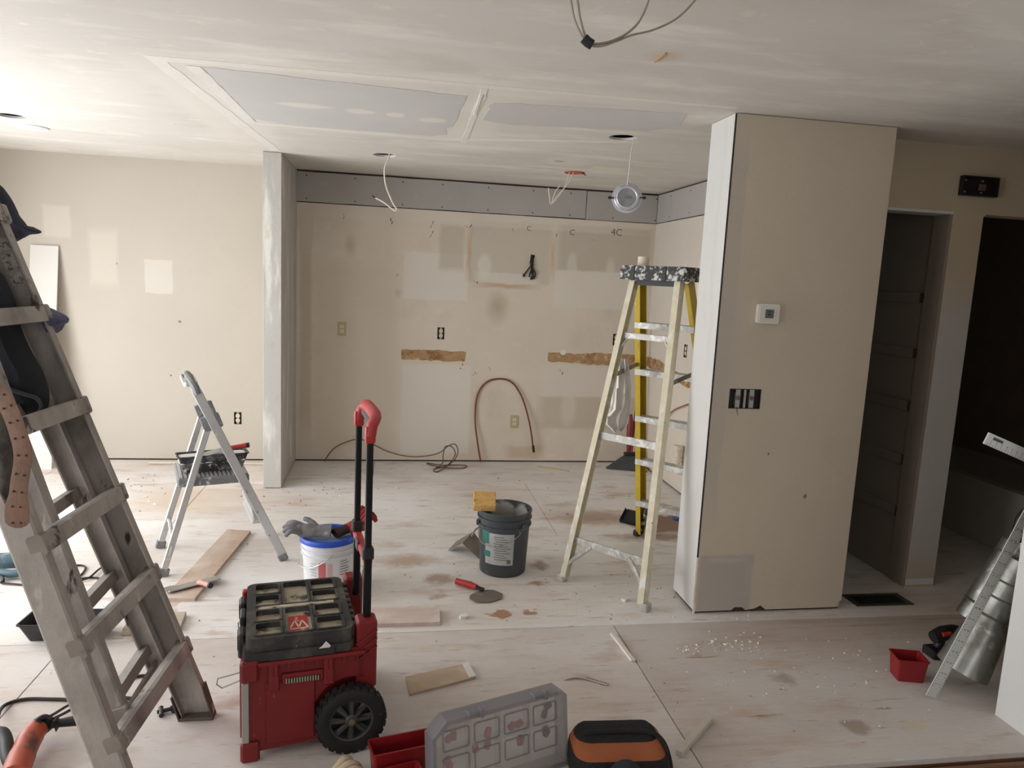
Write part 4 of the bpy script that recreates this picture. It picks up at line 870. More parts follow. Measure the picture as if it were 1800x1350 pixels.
# ------------------------------------------------------------------ yellow fibreglass stepladder
M_yel = mat('yellow_fibreglass', S(198, 170, 52), 0.45, var=0.1, vs=12, layers=[(S(150, 120, 40), 9, 0.62, 0.76, (1, 1, 0.3)), (S(228, 216, 170), 24, 0.66, 0.72, (1, 1, 0.6))])
M_cr = mat('plaster_smeared_fibreglass', S(217, 208, 182), 0.6, var=0.1, vs=16, layers=[(S(206, 190, 120), 10, 0.58, 0.70, (1, 1, 0.5)), (S(232, 230, 224), 18, 0.54, 0.64, (1, 1, 0.5)), (S(150, 140, 122), 26, 0.66, 0.72, (1, 1, 1))])
M_step = mat('splattered_step', S(186, 184, 178), 0.5, 0.3, var=0.1, vs=30, layers=[(S(222, 220, 214), 22, 0.5, 0.6, (1, 1, 1)), (S(120, 116, 110), 30, 0.64, 0.72, (1, 1, 1))])
M_cap = mat('paint_splattered_cap', S(34, 36, 38), 0.55, var=0.2, vs=30, layers=[(S(206, 206, 202), 30, 0.52, 0.58, (1, 1, 1)), (S(120, 126, 128), 16, 0.58, 0.68, (1, 1, 1))])
F0 = V((0.958, 3.704, 0)); F1 = V((1.301, 3.315, 0)); e1 = V((0.75, 0.661, 0)).normalized(); e2 = V((0.661, -0.75, 0)).normalized()
LT = (F0 + F1) / 2 + e1 * 0.42 + V((0, 0, 1.665))
nL, nR = LT - e2 * 0.165 - e1 * 0.05, LT + e2 * 0.14 - e1 * 0.05
R0 = V((1.638, 4.397, 0)); R1 = F1 + e1 * 0.968 + e2 * 0.03
fL, fR = LT - e2 * 0.185 + e1 * 0.05, LT + e2 * 0.14 + e1 * 0.05
YL = thing('fibreglass_stepladder', 'yellow fibreglass stepladder smeared with plaster beside the pier', 'stepladder', (F0 + R0) / 2)
def chan(a, b, w, d, mt, nm, inward):
    ax = (b - a).normalized(); ux = e1 - ax * e1.dot(ax); ux.normalize(); uy = ax.cross(ux).normalized()
    if uy.dot(e2) < 0: uy = -uy
    s = inward; t = 0.006
    pr = [(-w / 2, 0), (w / 2, 0), (w / 2, s * d), (w / 2 - t, s * d), (w / 2 - t, s * t), (-w / 2 + t, s * t), (-w / 2 + t, s * d), (-w / 2, s * d)]
    return MB().extr(pr, a, b, ux, uy).build(nm, mt, YL)
up = V((0, 0, 0.03))
chan(F0 + up, nL, 0.052, 0.032, M_cr, 'rear_rail', 1); chan(F1 + up, nR, 0.056, 0.034, M_cr, 'rear_rail', -1)
chan(R0 + up, fL, 0.075, 0.034, M_yel, 'front_rail', 1); chan(R1 + up, fR, 0.075, 0.026, M_yel, 'front_rail', -1)
for q in (F0, F1): MB().box(q + V((0, 0, 0.022)), (0.055, 0.045, 0.044), (0, 0, R(41)), bev=0.006).build('foot', M_step, YL)
for q in (R0, R1): MB().box(q + V((0, 0, 0.02)), (0.085, 0.04, 0.04), (0, 0, R(41)), bev=0.006).build('foot', M_black, YL)
def at_(a, b, z): return a + (b - a) * (z / b.z)
for z in (0.228, 0.81, 1.36):
    a, b_ = at_(F0, nL, z), at_(F1, nR, z)
    c = MB().beam(a, b_, 0.016, 0.042 if z < 1 else 0.034, bev=0.002).build('cross_brace', M_step, YL)
    for q in (a + e2 * 0.02, b_ - e2 * 0.02): MB().cyl(q - e1 * 0.008, q - e1 * 0.012, 0.006, n=8).build('rivet', M_alu_dark, c)
for (p_, q_, z, dz, in_) in ((F0, nL, 0.10, 0.1, 1), (F1, nR, 0.10, 0.1, -1)):
    a = at_(p_, q_, 0.045); b_ = at_(p_, q_, 0.225) + e2 * in_ * 0.13
    MB().tube(spline([a + e2 * in_ * 0.015, a + V((0, 0, 0.06)) + e2 * in_ * 0.022, at_(p_, q_, 0.16) + e2 * in_ * 0.07, b_], 5), 0.018, 8, flat=0.7).build('foot_brace', M_step, YL, smooth=True)
for (p_, q_, in_) in ((F0, nL, 1), (F1, nR, -1)):
    MB().tube([at_(p_, q_, 1.27) + e2 * in_ * 0.012, at_(p_, q_, 1.35) + e2 * in_ * 0.06], 0.007, 6).build('gusset', M_step, YL)
for z in (0.262, 0.556, 0.845, 1.14, 1.42):
    a, b_ = at_(R0, fL, z), at_(R1, fR, z)
    s_ = MB().beam(a, b_, 0.075, 0.012, bev=0.002).build('step', M_step, YL)
    MB().beam(a - e1 * 0.036 - V((0, 0, 0.012)), b_ - e1 * 0.036 - V((0, 0, 0.012)), 0.006, 0.034).build('step_lip', M_step, s_)
MB().tube(spline([R0 + e2 * 0.02 + V((0, 0, 0.03)), R0 + e2 * 0.026 + V((0, 0, 0.10)), at_(R0, fL, 0.19) + e2 * 0.06, at_(R0, fL, 0.25) + e2 * 0.16], 5), 0.022, 8, flat=0.6).build('foot_brace', M_cap, YL, smooth=True)
MB().tube(spline([R1 - e2 * 0.02 + V((0, 0, 0.03)), R1 - e2 * 0.026 + V((0, 0, 0.10)), at_(R1, fR, 0.19) - e2 * 0.06, at_(R1, fR, 0.25) - e2 * 0.16], 5), 0.022, 8, flat=0.6).build('foot_brace', M_cap, YL, smooth=True)
a, b_ = at_(F0, nL, 1.13), at_(R0, fL, 1.18)
MB().beam(a + e2 * 0.012, b_ + e2 * 0.012, 0.004, 0.024).build('spreader', M_alu_dark, YL)
a, b_ = at_(F1, nR, 1.13), at_(R1, fR, 1.18)
MB().beam(a - e2 * 0.012, b_ - e2 * 0.012, 0.004, 0.024).build('spreader', M_alu_dark, YL)
TMx = Matrix((e2, e1, V((0, 0, 1)))).transposed().to_4x4(); TMx.translation = LT + e2 * -0.022
cp_ = MB(TMx); cp_.plate(rrect(-0.195, -0.095, 0.195, 0.095, 0.02), [], 0.055, 0.075)
for x, w in ((-0.19, 0.0), (0.19, 0.0)): cp_.bb((x - 0.008, -0.09, 0.0), (x + 0.008, 0.09, 0.056))
for y_ in (-0.09, 0.09): cp_.bb((-0.19, y_ - 0.006, 0.0), (0.19, y_ + 0.006, 0.056))
cp_.build('top_cap', M_cap, YL)
for x in (-0.115, 0.075): MB(TMx).bb((x - 0.012, -0.1, -0.004), (x + 0.012, -0.09, 0.07), bev=0.003).build('cap_rib', M_black, YL)
MB(TMx).bb((-0.10, -0.07, -0.03), (0.13, -0.055, 0.0)).build('cap_bracket', M_black, YL)
cu_ = thing('tape_roll', 'cream roll of joint tape standing on top of the yellow stepladder', 'tape roll', TMx @ V((-0.12, 0.03, 0.075)))
CM = TMx @ Matrix.Translation((-0.12, 0.02, 0.0755))
MB().lathe([(0.016, 0), (0.030, 0), (0.031, 0.003), (0.031, 0.049), (0.030, 0.052), (0.016, 0.052)], CM, 28, close=True).build('paper_roll', mat('cream_paper', S(238, 222, 200), 0.8, var=0.04), cu_, smooth=True)
MB().lathe([(0.0145, 0), (0.0158, 0), (0.0158, 0.052), (0.0145, 0.052)], CM, 20, close=True).build('core', M_board, cu_, smooth=True)
# rag over the spreader
rgc = thing('white_rag', 'crumpled white rag hanging over the spreader of the yellow stepladder', 'rag', (1.22, 3.95, 0.8))
rows = []
RL = [(1084, 634), (1082, 645), (1078, 662), (1076, 682), (1075, 702), (1073, 718), (1060, 730), (1059, 742), (1070, 750), (1078, 757)]
RRt = [(1101, 632), (1105, 645), (1107, 662), (1109, 682), (1108, 702), (1107, 718), (1106, 730), (1104, 742), (1100, 750), (1094, 757)]
for i in range(len(RL)):
    row = []
    for j in range(17):
        s = j / 16.0; t = i / 9.0
        q = py(RL[i][0] + (RRt[i][0] - RL[i][0]) * s, RL[i][1] + (RRt[i][1] - RL[i][1]) * s + 3 * math.sin(s * 9) * t, 3.93)
        d = pray(1090, 690).normalized()
        row.append(q + d * (0.022 * math.sin(s * 15 + t * 2.5) * (0.35 + 0.65 * t) + 0.012 * math.sin(s * 31 + t * 6)))
    rows.append(row)
back = [[q + V((0.02, 0.03, -0.06 * k)) for q in rows[0]] for k in (1, 0)]
MB().surf(back + rows, thick=0.003).build('cloth', mat('white_cotton', S(232, 228, 222), 0.9, var=0.05, vs=20, layers=[(S(190, 178, 160), 14, 0.62, 0.75, (1, 1, 1))]), rgc, smooth=True, angle=80)
# dustpan by the ladder foot
dp = thing('dustpan', 'small black dustpan standing beside the yellow ladder foot', 'dustpan', (1.66, 4.6, 0))
d0, d1 = pz(1100, 905, 0.10), pz(1122, 930, 0.0)
DM = Matrix.Translation((1.64, 4.60, 0.0)) @ Matrix.Rotation(R(-42), 4, 'Z') @ Matrix.Rotation(R(35), 4, 'X')
DM = DM @ Matrix.Scale(0.62, 4)
MB(DM).plate(rrect(-0.11, 0.0, 0.11, 0.20, 0.02), [], 0.0, 0.003).build('tray', M_black, dp)
for x in (-0.11, 0.107): MB(DM).bb((x, 0.0, 0.0), (x + 0.003, 0.19, 0.04)).build('side_lip', M_black, dp)
MB(DM).bb((-0.11, 0.0, 0.0), (0.11, 0.004, 0.045)).build('rear_lip', M_black, dp)
MB().prism(rough_poly([(2.0, 4.67), (2.04, 4.66), (2.05, 4.72), (2.01, 4.73)], 0.012, 0.006, 2), 0.001, 0.012).build('tape_scrap', mat('blue_tape', S(50, 92, 168), 0.7), None, label='crumpled scrap of blue tape on the floor behind the ladder', cat='scrap')
# ------------------------------------------------------------------ buckets
def bucket(o, c, r0, r1, h, mt, ribs):
    prof = [(0.0, 0.0), (r0 - 0.006, 0.0), (r0, 0.006)]
    def rr(z): return r0 + (r1 - r0) * z / h
    for z in ribs: prof += [(rr(z - 0.008), z - 0.008), (rr(z) + 0.009, z - 0.006), (rr(z) + 0.009, z), (rr(z + 0.002), z + 0.002)]
    prof += [(r1, h - 0.012), (r1 + 0.006, h - 0.010), (r1 + 0.006, h - 0.001), (r1 + 0.002, h), (r1 - 0.003, h - 0.001)]
    prof += [(rr(h * .5) - 0.004, h * 0.5), (r0 - 0.004, 0.02), (0.0, 0.018)]
    return MB().lathe(prof, Matrix.Translation(c), 48).build('pail', mt, o, smooth=True, angle=50)
def wrap(c, rf, a0, a1, z0, z1, off=0.0012, n=14):
    rows = []
    for z in (z0, z1):
        rows.append([V((c[0] + (rf(z) + off) * math.cos(R(a0 + (a1 - a0) * k / n)), c[1] + (rf(z) + off) * math.sin(R(a0 + (a1 - a0) * k / n)), c[2] + z)) for k in range(n + 1)])
    return MB().surf(rows)
GC = (0.648, 3.875, 0.0)
gb = thing('grey_bucket', 'open dark grey plastic bucket crusted with plaster in the middle of the floor', 'bucket', GC)
M_gb = mat('grey_bucket_plastic', S(66, 71, 75), 0.5, var=0.12, vs=8, warp=0.03, ws=30, layers=[(S(104, 110, 114), 5, 0.54, 0.76, (1, 1, 1)), (S(176, 178, 178), 12, 0.68, 0.74, (1, 1, 1))],
    marks=[('e', (0.66, 4.02, 0.30), (0.09, 0.05, 0.07), S(196, 194, 188), 0.9, 0.3), ('e', (0.76, 3.95, 0.30), (0.06, 0.08, 0.06), S(206, 204, 198), 0.85, 0.4)])
pail = bucket(gb, GC, 0.130, 0.147, 0.365, M_gb, (0.285, 0.325))
grf = lambda z: 0.130 + 0.017 * z / 0.365
M_lab = mat('bucket_label', S(176, 180, 180), 0.6, var=0.08, vs=20)
lb = wrap(GC, grf, 215, 285, 0.075, 0.255).build('paper_label', M_lab, gb)
wrap(GC, grf, 205, 226, 0.19, 0.262, 0.002).build('green_band', mat('label_green', S(60, 124, 112), 0.6), gb)
wrap(GC, grf, 212, 230, 0.115, 0.15, 0.002).build('green_band', bpy.data.materials['label_green'], gb)
for k in range(11): wrap(GC, grf, 238 + (k % 3) * 2, 262 + (k * 7) % 18, 0.235 - k * 0.013, 0.239 - k * 0.013, 0.0022, 6).build('print_line', M_ink, lb)
wrap(GC, grf, 270, 279, 0.085, 0.105, 0.0022, 4).build('print_block', M_ink, lb)
hl = []
hA, hB = R(-62), R(205)
cA = V((GC[0] + 0.15 * math.cos(R(-52)), GC[1] + 0.15 * math.sin(R(-52)), 0.29)); cB = V((GC[0] + 0.15 * math.cos(R(185)), GC[1] + 0.15 * math.sin(R(185)), 0.285))
MB().tube(spline([cA, V((GC[0] + 0.05, GC[1] - 0.155, 0.245)), V((GC[0] - 0.03, GC[1] - 0.165, 0.205)), V((GC[0] - 0.10, GC[1] - 0.14, 0.190)), V((GC[0] - 0.148, GC[1] - 0.075, 0.21)), cB], 6), 0.0026, 6).build('wire_handle', M_alu_dark, gb, smooth=True)
for q in (cA, cB): MB().lathe([(0.0, 0.012), (0.016, 0.010), (0.019, 0.0)], Matrix.Translation(q) @ (q - V(GC) - V((0, 0, q.z))).to_track_quat('Z', 'Y').to_matrix().to_4x4(), 14).build('handle_ear', M_gb, gb, smooth=True)
sp = thing('sponge', 'orange yellow sponge lying on the rim of the grey bucket', 'sponge', (0.53, 3.86, 0.367))
MB().box((0.53, 3.88, 0.400), (0.125, 0.17, 0.036), (R(11), 0, R(-6)), bev=0.006, seg=2).build('sponge_block', mat('sponge_foam', S(222, 178, 108), 0.95, var=0.12, vs=30, layers=[(S(180, 122, 52), 60, 0.6, 0.7, (1, 1, 1)), (S(186, 120, 44), 10, 0.6, 0.74, (1, 1, 1))], bump=0.9, bs=130), sp)
WC = (-0.297, 3.665, 0.0)
wbk = thing('white_bucket', 'white plastic bucket with a bright blue lid behind the red toolbox', 'bucket', WC)
M_wb = mat('white_bucket_plastic', S(222, 224, 226), 0.4, var=0.03)
bucket(wbk, WC, 0.120, 0.134, 0.29, M_wb, (0.215, 0.245))
wrf_ = lambda z: 0.120 + 0.014 * z / 0.29
M_blue = mat('blue_lid_plastic', S(34, 78, 190), 0.4, var=0.08, layers=[(S(120, 150, 210), 14, 0.62, 0.74, (1, 1, 1))])
lid = MB().lathe([(0.0, 0.286), (0.118, 0.286), (0.122, 0.300), (0.142, 0.301), (0.146, 0.296), (0.146, 0.276), (0.141, 0.274)], Matrix.Translation(WC), 48).build('lid', M_blue, wbk, smooth=True)
MB().lathe([(0.0, 0.2875), (0.112, 0.2875), (0.114, 0.286)], Matrix.Translation(WC), 40).build('lid_dust', mat('dusty_blue', S(140, 160, 196), 0.8, var=0.15, vs=14), lid)
M_lp = mat('label_pink', S(206, 108, 112), 0.6)
wrap(WC, wrf_, 252, 268, 0.10, 0.19, 0.0015).build('pink_panel', M_lp, wbk)
wrap(WC, wrf_, 272, 282, 0.11, 0.185, 0.0015).build('pink_panel', mat('label_pale_pink', S(222, 176, 176), 0.6), wbk)
for k in range(6): wrap(WC, wrf_, 300, 318 + (k * 5) % 8, 0.19 - k * 0.014, 0.193 - k * 0.014, 0.0015, 5).build('print_line', M_ink, wbk)
for k in range(5): wrap(WC, wrf_, 232, 246, 0.18 - k * 0.016, 0.184 - k * 0.016, 0.0015, 5).build('print_line', bpy.data.materials['bucket_label'], wbk)
MB().tube(spline([V((WC[0] + 0.135 * math.cos(R(284)), WC[1] - 0.135, 0.235)), V((WC[0] - 0.01, WC[1] - 0.152, 0.205)), V((WC[0] - 0.08, WC[1] - 0.125, 0.165)), V((WC[0] - 0.14, WC[1] - 0.05, 0.15)), V((WC[0] - 0.148, WC[1], 0.16))], 6), 0.0026, 6).build('wire_handle', M_metal, wbk, smooth=True)
# gloves
def glove(o, M, mt_palm, mt_cuff, curl=0.25, fl=1.0):
    """a lying work glove: palm, four fingers of unequal length, thumb and cuff; local x runs to the fingertips"""
    g = MB(M)
    g.tube([(-0.01, 0, 0.014), (0.02, 0, 0.017), (0.05, 0, 0.018), (0.085, 0.001, 0.016), (0.10, 0.001, 0.013)], [0.034, 0.040, 0.045, 0.044, 0.034], 14, flat=0.42, up=(0, 0, 1))
    for k, (y_, L_) in enumerate(((-0.032, 0.062), (-0.011, 0.075), (0.011, 0.07), (0.031, 0.054))):
        L_ *= fl; c = curl * (1 + 0.3 * k)
        g.tube(spline([(0.075, y_ * 0.9, 0.016), (0.10, y_, 0.018 + 0.012 * c), (0.10 + L_ * 0.5, y_ * 1.15, 0.02 + 0.02 * c), (0.10 + L_ * 0.9, y_ * 1.25, 0.016 + 0.01 * c), (0.10 + L_, y_ * 1.27, 0.013)], 4), [0.012] * 4 + [0.0125] * 8 + [0.011] * 4 + [0.006], 10)
    g.tube(spline([(0.02, -0.03, 0.014), (0.045, -0.055, 0.018), (0.07, -0.072, 0.02), (0.09, -0.08, 0.017)], 4), [0.016] * 5 + [0.0135] * 4 + [0.012] * 3 + [0.007], 10)
    g.build('glove_hand', mt_palm, o, smooth=True, angle=60)
    g = MB(M); rows = []
    for x, r_ in ((0.012, 0.038), (-0.01, 0.036), (-0.035, 0.039), (-0.06, 0.043)):
        rows.append([V((x, r_ * math.cos(2 * math.pi * k / 16), 0.017 + 0.015 * math.sin(2 * math.pi * k / 16))) for k in range(16)])
    g.surf(rows, thick=0.002, closed=True); g.build('cuff', mt_cuff, o, smooth=True)
M_gg = mat('grey_glove_knit', S(118, 118, 120), 0.9, var=0.25, vs=24, layers=[(S(190, 186, 180), 16, 0.56, 0.68, (1, 1, 1))], bump=0.5, bs=150)
M_rg = mat('red_glove_knit', S(146, 42, 40), 0.9, var=0.2, vs=30, bump=0.5, bs=150)
g1 = thing('work_glove', 'grey coated work glove lying on the blue bucket lid', 'glove', (WC[0] - 0.06, WC[1] - 0.03, 0.302))
glove(g1, Matrix.Translation((WC[0] - 0.045, WC[1] - 0.045, 0.318)) @ Matrix.Rotation(R(26), 4, 'X') @ Matrix.Rotation(R(176), 4, 'Z'), M_gg, M_gg, 0.6)
g2 = thing('work_glove', 'red knit work glove bunched up at the right of the blue bucket lid', 'glove', (WC[0] + 0.08, WC[1], 0.302))
glove(g2, Matrix.Translation((WC[0] + 0.085, WC[1] - 0.01, 0.304)) @ Matrix.Rotation(R(28), 4, 'Z') @ Matrix.Rotation(R(-12), 4, 'Y') @ Matrix.Scale(1.25, 4, (0, 0, 1)), M_rg, mat('dark_cuff', S(52, 30, 30), 0.9, var=0.2), 1.2, 0.9)
# corner trowel and knife on the floor
ct = thing('corner_trowel', 'steel inside corner trowel lying left of the grey bucket', 'trowel', (0.46, 4.14, 0))
M_tst = mat('plastered_steel', S(136, 128, 118), 0.5, 0.5, var=0.1, vs=16, layers=[(S(176, 168, 156), 10, 0.56, 0.72, (1, 1, 1))])
c0, c1, c2, c3 = V((0.365, 4.19, 0.002)), V((0.50, 4.02, 0.002)), V((0.50, 4.25, 0.075)), V((0.43, 4.12, 0.085))
A0 = V((0.36, 4.165, 0.004)); A1 = V((0.455, 4.045, 0.055)); A2 = V((0.535, 4.03, 0.0))
ax = V((0.10, 0.16, 0.035))
MB().surf([[A0, A1 + V((-.02, .02, .03))], [A0 + ax * 0.6, A1 + ax * 0.75 + V((-.02, .02, .03))]], thick=0.0018).build('blade_wing', M_tst, ct)
MB().surf([[A1 + V((-.02, .02, .03)), A2], [A1 + ax * 0.75 + V((-.02, .02, .03)), A2 + ax * 0.6]], thick=0.0018).build('blade_wing', M_tst, ct)
MB().tube(spline([A1 + ax * 0.4 + V((0, .02, .03)), A1 + ax * 0.6 + V((.01, .02, .06)), A1 + ax * 0.9 + V((.03, .0, .06))], 4), 0.006, 8).build('tang', M_metal, ct, smooth=True)
MB().cyl(A1 + ax * 0.8 + V((.02, 0.0, .06)), A1 + ax * 1.3 + V((.05, 0.0, .055)), 0.014, n=12).build('handle', M_black, ct, smooth=True)
dk = thing('drywall_knife', 'red handled steel drywall knife lying in front of the grey bucket', 'drywall knife', (0.5, 3.55, 0))
KB = Matrix.Translation((0.50, 3.535, 0.006)) @ Matrix.Rotation(R(13), 4, 'Z') @ Matrix.Scale(1.15, 4)
MB(KB).prism([(-0.075, -0.02), (-0.06, -0.065), (0.0, -0.082), (0.065, -0.062), (0.085, -0.015), (0.06, 0.03), (0.03, 0.042), (-0.02, 0.035), (-0.06, 0.012)], 0.0, 0.0014).build('blade', M_tst, dk)
MB(KB).tube([(0.008, 0.03, 0.008), (-0.02, 0.06, 0.014)], [0.014, 0.012], 10, flat=0.6).build('bolster', M_black, dk, smooth=True)
MB(KB).tube([(-0.015, 0.055, 0.013), (-0.04, 0.085, 0.016), (-0.065, 0.115, 0.016), (-0.085, 0.14, 0.015)], [0.0125, 0.016, 0.0145, 0.015], 12).build('handle', M_redgrip, dk, smooth=True)

# ------------------------------------------------------------------ rolling red toolbox
TB0 = V((-0.460, 2.300, 0.0)); TBA = R(10)
TX = Matrix.Translation(TB0) @ Matrix.Rotation(TBA, 4, 'Z')
TBX = thing('rolling_toolbox', 'red wheeled toolbox with black pocketed lid and telescopic handle', 'toolbox', TB0, TBA)
M_red = mat('scuffed_red_plastic', S(122, 20, 24), 0.5, var=0.08, vs=8, layers=[(S(98, 20, 23), 4, 0.5, 0.75, (1, 1, 1)), (S(196, 120, 112), 22, 0.68, 0.78, (1, 1, 0.6))])
M_lid = mat('dusty_black_lid', S(44, 43, 43), 0.6, var=0.15, vs=12, layers=[(S(98, 94, 88), 8, 0.5, 0.75, (1, 1, 1)), (S(160, 154, 142), 24, 0.66, 0.76, (1, 1, 1))])
M_pock = mat('dust_filled_pocket', S(176, 166, 144), 0.8, var=0.2, vs=16, layers=[(S(74, 68, 60), 14, 0.56, 0.64, (1, 1, 1)), (S(206, 198, 178), 22, 0.6, 0.7, (1, 1, 1))])
M_alstrip = mat('aluminium_strip', S(176, 174, 170), 0.35, 0.7, var=0.06)
M_tire = mat('tyre_rubber', S(24, 24, 25), 0.7, var=0.2, vs=20, layers=[(S(96, 92, 86), 26, 0.68, 0.76, (1, 1, 1))])
D_, W_ = 0.40, 0.47
def tm(): return MB(TX)
# body side profile (a: front to back, z), with the wheel arch cut out
prof = [(0.012, 0.028), (0.245, 0.040), (0.250, 0.11)] + [(0.352 + 0.128 * math.cos(R(a)), 0.128 + 0.128 * math.sin(R(a))) for a in range(190, 55, -15)] + [(D_, 0.262), (D_ - 0.002, 0.36), (0.0, 0.355), (0.0, 0.05)]
def side(pr, b0, b1):
    mb = tm(); n = len(pr)
    vs = [(a, b0, z) for a, z in pr] + [(a, b1, z) for a, z in pr]
    bm = bmesh.new(); vv = [bm.verts.new(q) for q in vs]
    bm.faces.new(vv[:n]); bm.faces.new(vv[n:][::-1])
    for i in range(n): bm.faces.new((vv[i], vv[(i + 1) % n], vv[n + (i + 1) % n], vv[n + i]))
    bmesh.ops.recalc_face_normals(bm, faces=list(bm.faces)); bmesh.ops.triangulate(bm, faces=[f for f in bm.faces if len(f.verts) > 4])
    mb.addbm(bm); return mb
side(prof, 0.012, W_ - 0.012).build('body', M_red, TBX)
side([(0.24, 0.05), (0.395, 0.06), (0.398, 0.345), (0.24, 0.345)], 0.05, W_ - 0.05).build('wheel_well', M_red, TBX)
for v in (0.0, W_):
    s = 1 if v == 0 else -1
    # corner bumpers with the bare metal strip between them
    tm().box((0.026, v + s * 0.012, 0.035), (0.062, 0.030, 0.07), bev=0.008).build('corner_bumper', M_red, TBX)
    tm().box((0.026, v + s * 0.010, 0.322), (0.062, 0.034, 0.075), bev=0.010).build('corner_bumper', M_red, TBX)
    tm().bb((0.0, v + s * 0.001, 0.07), (0.024, v + s * 0.014, 0.285), bev=0.003).build('corner_strip', M_alstrip, TBX)
    # ribs and the grip on the side wall
    tm().bb((0.075, v + s * 0.006, 0.052), (0.235, v + s * 0.014, 0.275), bev=0.004).build('side_panel', M_red, TBX)
    g_ = tm().bb((0.125, v + s * 0.000, 0.262), (0.262, v + s * 0.012, 0.300), bev=0.004).build('side_grip', M_red, TBX)
    tm().bb((0.138, v - s * 0.002, 0.268), (0.250, v + s * 0.002, 0.286)).build('grip_slot', M_slot, g_)
    for k in range(13): tm().bb((0.139 + k * 0.0086, v - s * 0.003, 0.268), (0.1425 + k * 0.0086, v + s * 0.001, 0.286)).build('grip_tooth', M_pock, g_)
    for a_ in (0.085, 0.262):
        l_ = tm().bb((a_, v - s * 0.004, 0.245), (a_ + 0.034, v + s * 0.012, 0.345), bev=0.004).build('lid_clip', M_red, TBX)
        for k in range(2): tm().bb((a_ + 0.006 + 0.013 * k, v - s * 0.007, 0.30), (a_ + 0.015 + 0.013 * k, v - s * 0.003, 0.342), bev=0.0015).build('clip_tooth', M_red, l_)
    tm().bb((0.05, v - s * 0.005, 0.338), (0.40, v + s * 0.014, 0.352), bev=0.003).build('rim_rail', M_red, TBX)
    for k in range(7): tm().bb((0.10 + k * 0.045, v - s * 0.006, 0.318), (0.105 + k * 0.045, v + s * 0.012, 0.342)).build('rim_rib', M_red, TBX)
    # tower that guides the handle
    tm().bb((0.372, v + s * 0.012, 0.20), (0.442, v + s * 0.085, 0.45), bev=0.008).build('handle_tower', M_red, TBX)
    for k in range(3): tm().beam((0.371, v + s * 0.013, 0.31 + 0.03 * k), (0.440, v + s * 0.009, 0.36 + 0.03 * k), 0.010, 0.006).build('tower_rib', M_red, TBX)
# front face panel and bail hook
tm().bb((-0.006, 0.05, 0.06), (0.004, W_ - 0.05, 0.30), bev=0.004).build('front_panel', M_red, TBX)
tm().tube([(0.0, 0.02, 0.318), (-0.05, 0.015, 0.312), (-0.072, 0.016, 0.308), (-0.076, 0.03, 0.280), (-0.06, 0.03, 0.265), (0.0, 0.03, 0.285)], 0.0022, 6).build('wire_hook', M_metal, TBX, smooth=True)
tm().tube([(0.0, 0.22, 0.36), (-0.012, 0.22, 0.365), (-0.014, 0.22, 0.395), (-0.004, 0.22, 0.40)], 0.002, 6).build('latch_wire', M_metal, TBX)
# lid: base, walls, pocketed top
L0, L1, B0, B1, ZL = 0.004, 0.366, 0.004, W_ - 0.004, 0.355
lidb = tm(); lidb.plate(rrect(L0, B0, L1, B1, 0.03), [], ZL, ZL + 0.03)
lid_o = lidb.build('lid', M_lid, TBX)
tm().plate(rrect(L0 + 0.030, B0 + 0.026, L1 - 0.028, B1 - 0.026, 0.01), [], ZL + 0.03, ZL + 0.060).build('pocket_floor', M_pock, lid_o)
holes = []; mid = (B0 + B1) / 2
x0_, x1_, x2_, x3_ = L0 + 0.040, L0 + 0.130, L0 + 0.232, L1 - 0.036
def pockets():
    out = []
    for side_ in (0, 1):
        ya, yb = (B0 + 0.030, mid - 0.020) if side_ == 0 else (mid + 0.020, B1 - 0.030)
        ym = (ya + yb) / 2
        out.append((x1_ + 0.008, ya, x2_ - 0.008, yb))
        for (xa_, xb_) in ((x0_, x1_ - 0.008), (x2_ + 0.008, x3_)):
            out.append((xa_, ya, xb_, ym - 0.009)); out.append((xa_, ym + 0.009, xb_, yb))
    return out
PK = pockets()
tm().plate(rrect(L0 + 0.010, B0 + 0.008, L1 - 0.004, B1 - 0.008, 0.03), [rrect(*q, 0.010) for q in PK], ZL + 0.029, ZL + 0.076).build('pocket_grid', M_lid, lid_o)
for q in PK:
    a_, b_, c_, d_ = q
    tm().plate(rrect(a_ - 0.006, b_ - 0.006, c_ + 0.006, d_ + 0.006, 0.012), [rrect(a_ + 0.001, b_ + 0.001, c_ - 0.001, d_ - 0.001, 0.010)], ZL + 0.0755, ZL + 0.080).build('pocket_rim', M_lid, lid_o)
tm().bb((L0 + 0.05, mid - 0.012, ZL + 0.075), (L1 - 0.05, mid + 0.012, ZL + 0.079), bev=0.002).build('centre_bar', M_pock, lid_o)
# red maker's badge in the near centre pocket with the white script strokes worn to slashes
a_, b_, c_, d_ = PK[0]
bd_ = tm().plate(rrect(a_ + 0.010, b_ + 0.012, c_ - 0.012, d_ - 0.035, 0.006), [], ZL + 0.0602, ZL + 0.062).build('badge', mat('worn_red_badge', S(176, 44, 42), 0.6, var=0.15, vs=20, layers=[(S(200, 180, 160), 24, 0.6, 0.68, (1, 1, 1))]), lid_o)
M_wht = mat('badge_white', S(222, 206, 196), 0.6)
cx, cy = (a_ + c_) / 2, (b_ + d_) / 2 - 0.012
for (u0, v0, u1, v1) in ((-0.028, -0.02, -0.012, 0.03), (-0.012, 0.03, 0.0, -0.022), (0.0, -0.022, 0.012, 0.03), (0.012, 0.03, 0.03, -0.024), (-0.03, -0.030, 0.032, -0.026)):
    tm().beam((cx + u0, cy + v0, ZL + 0.0625), (cx + u1, cy + v1, ZL + 0.0625), 0.005, 0.001).build('script_stroke', M_wht, bd_)
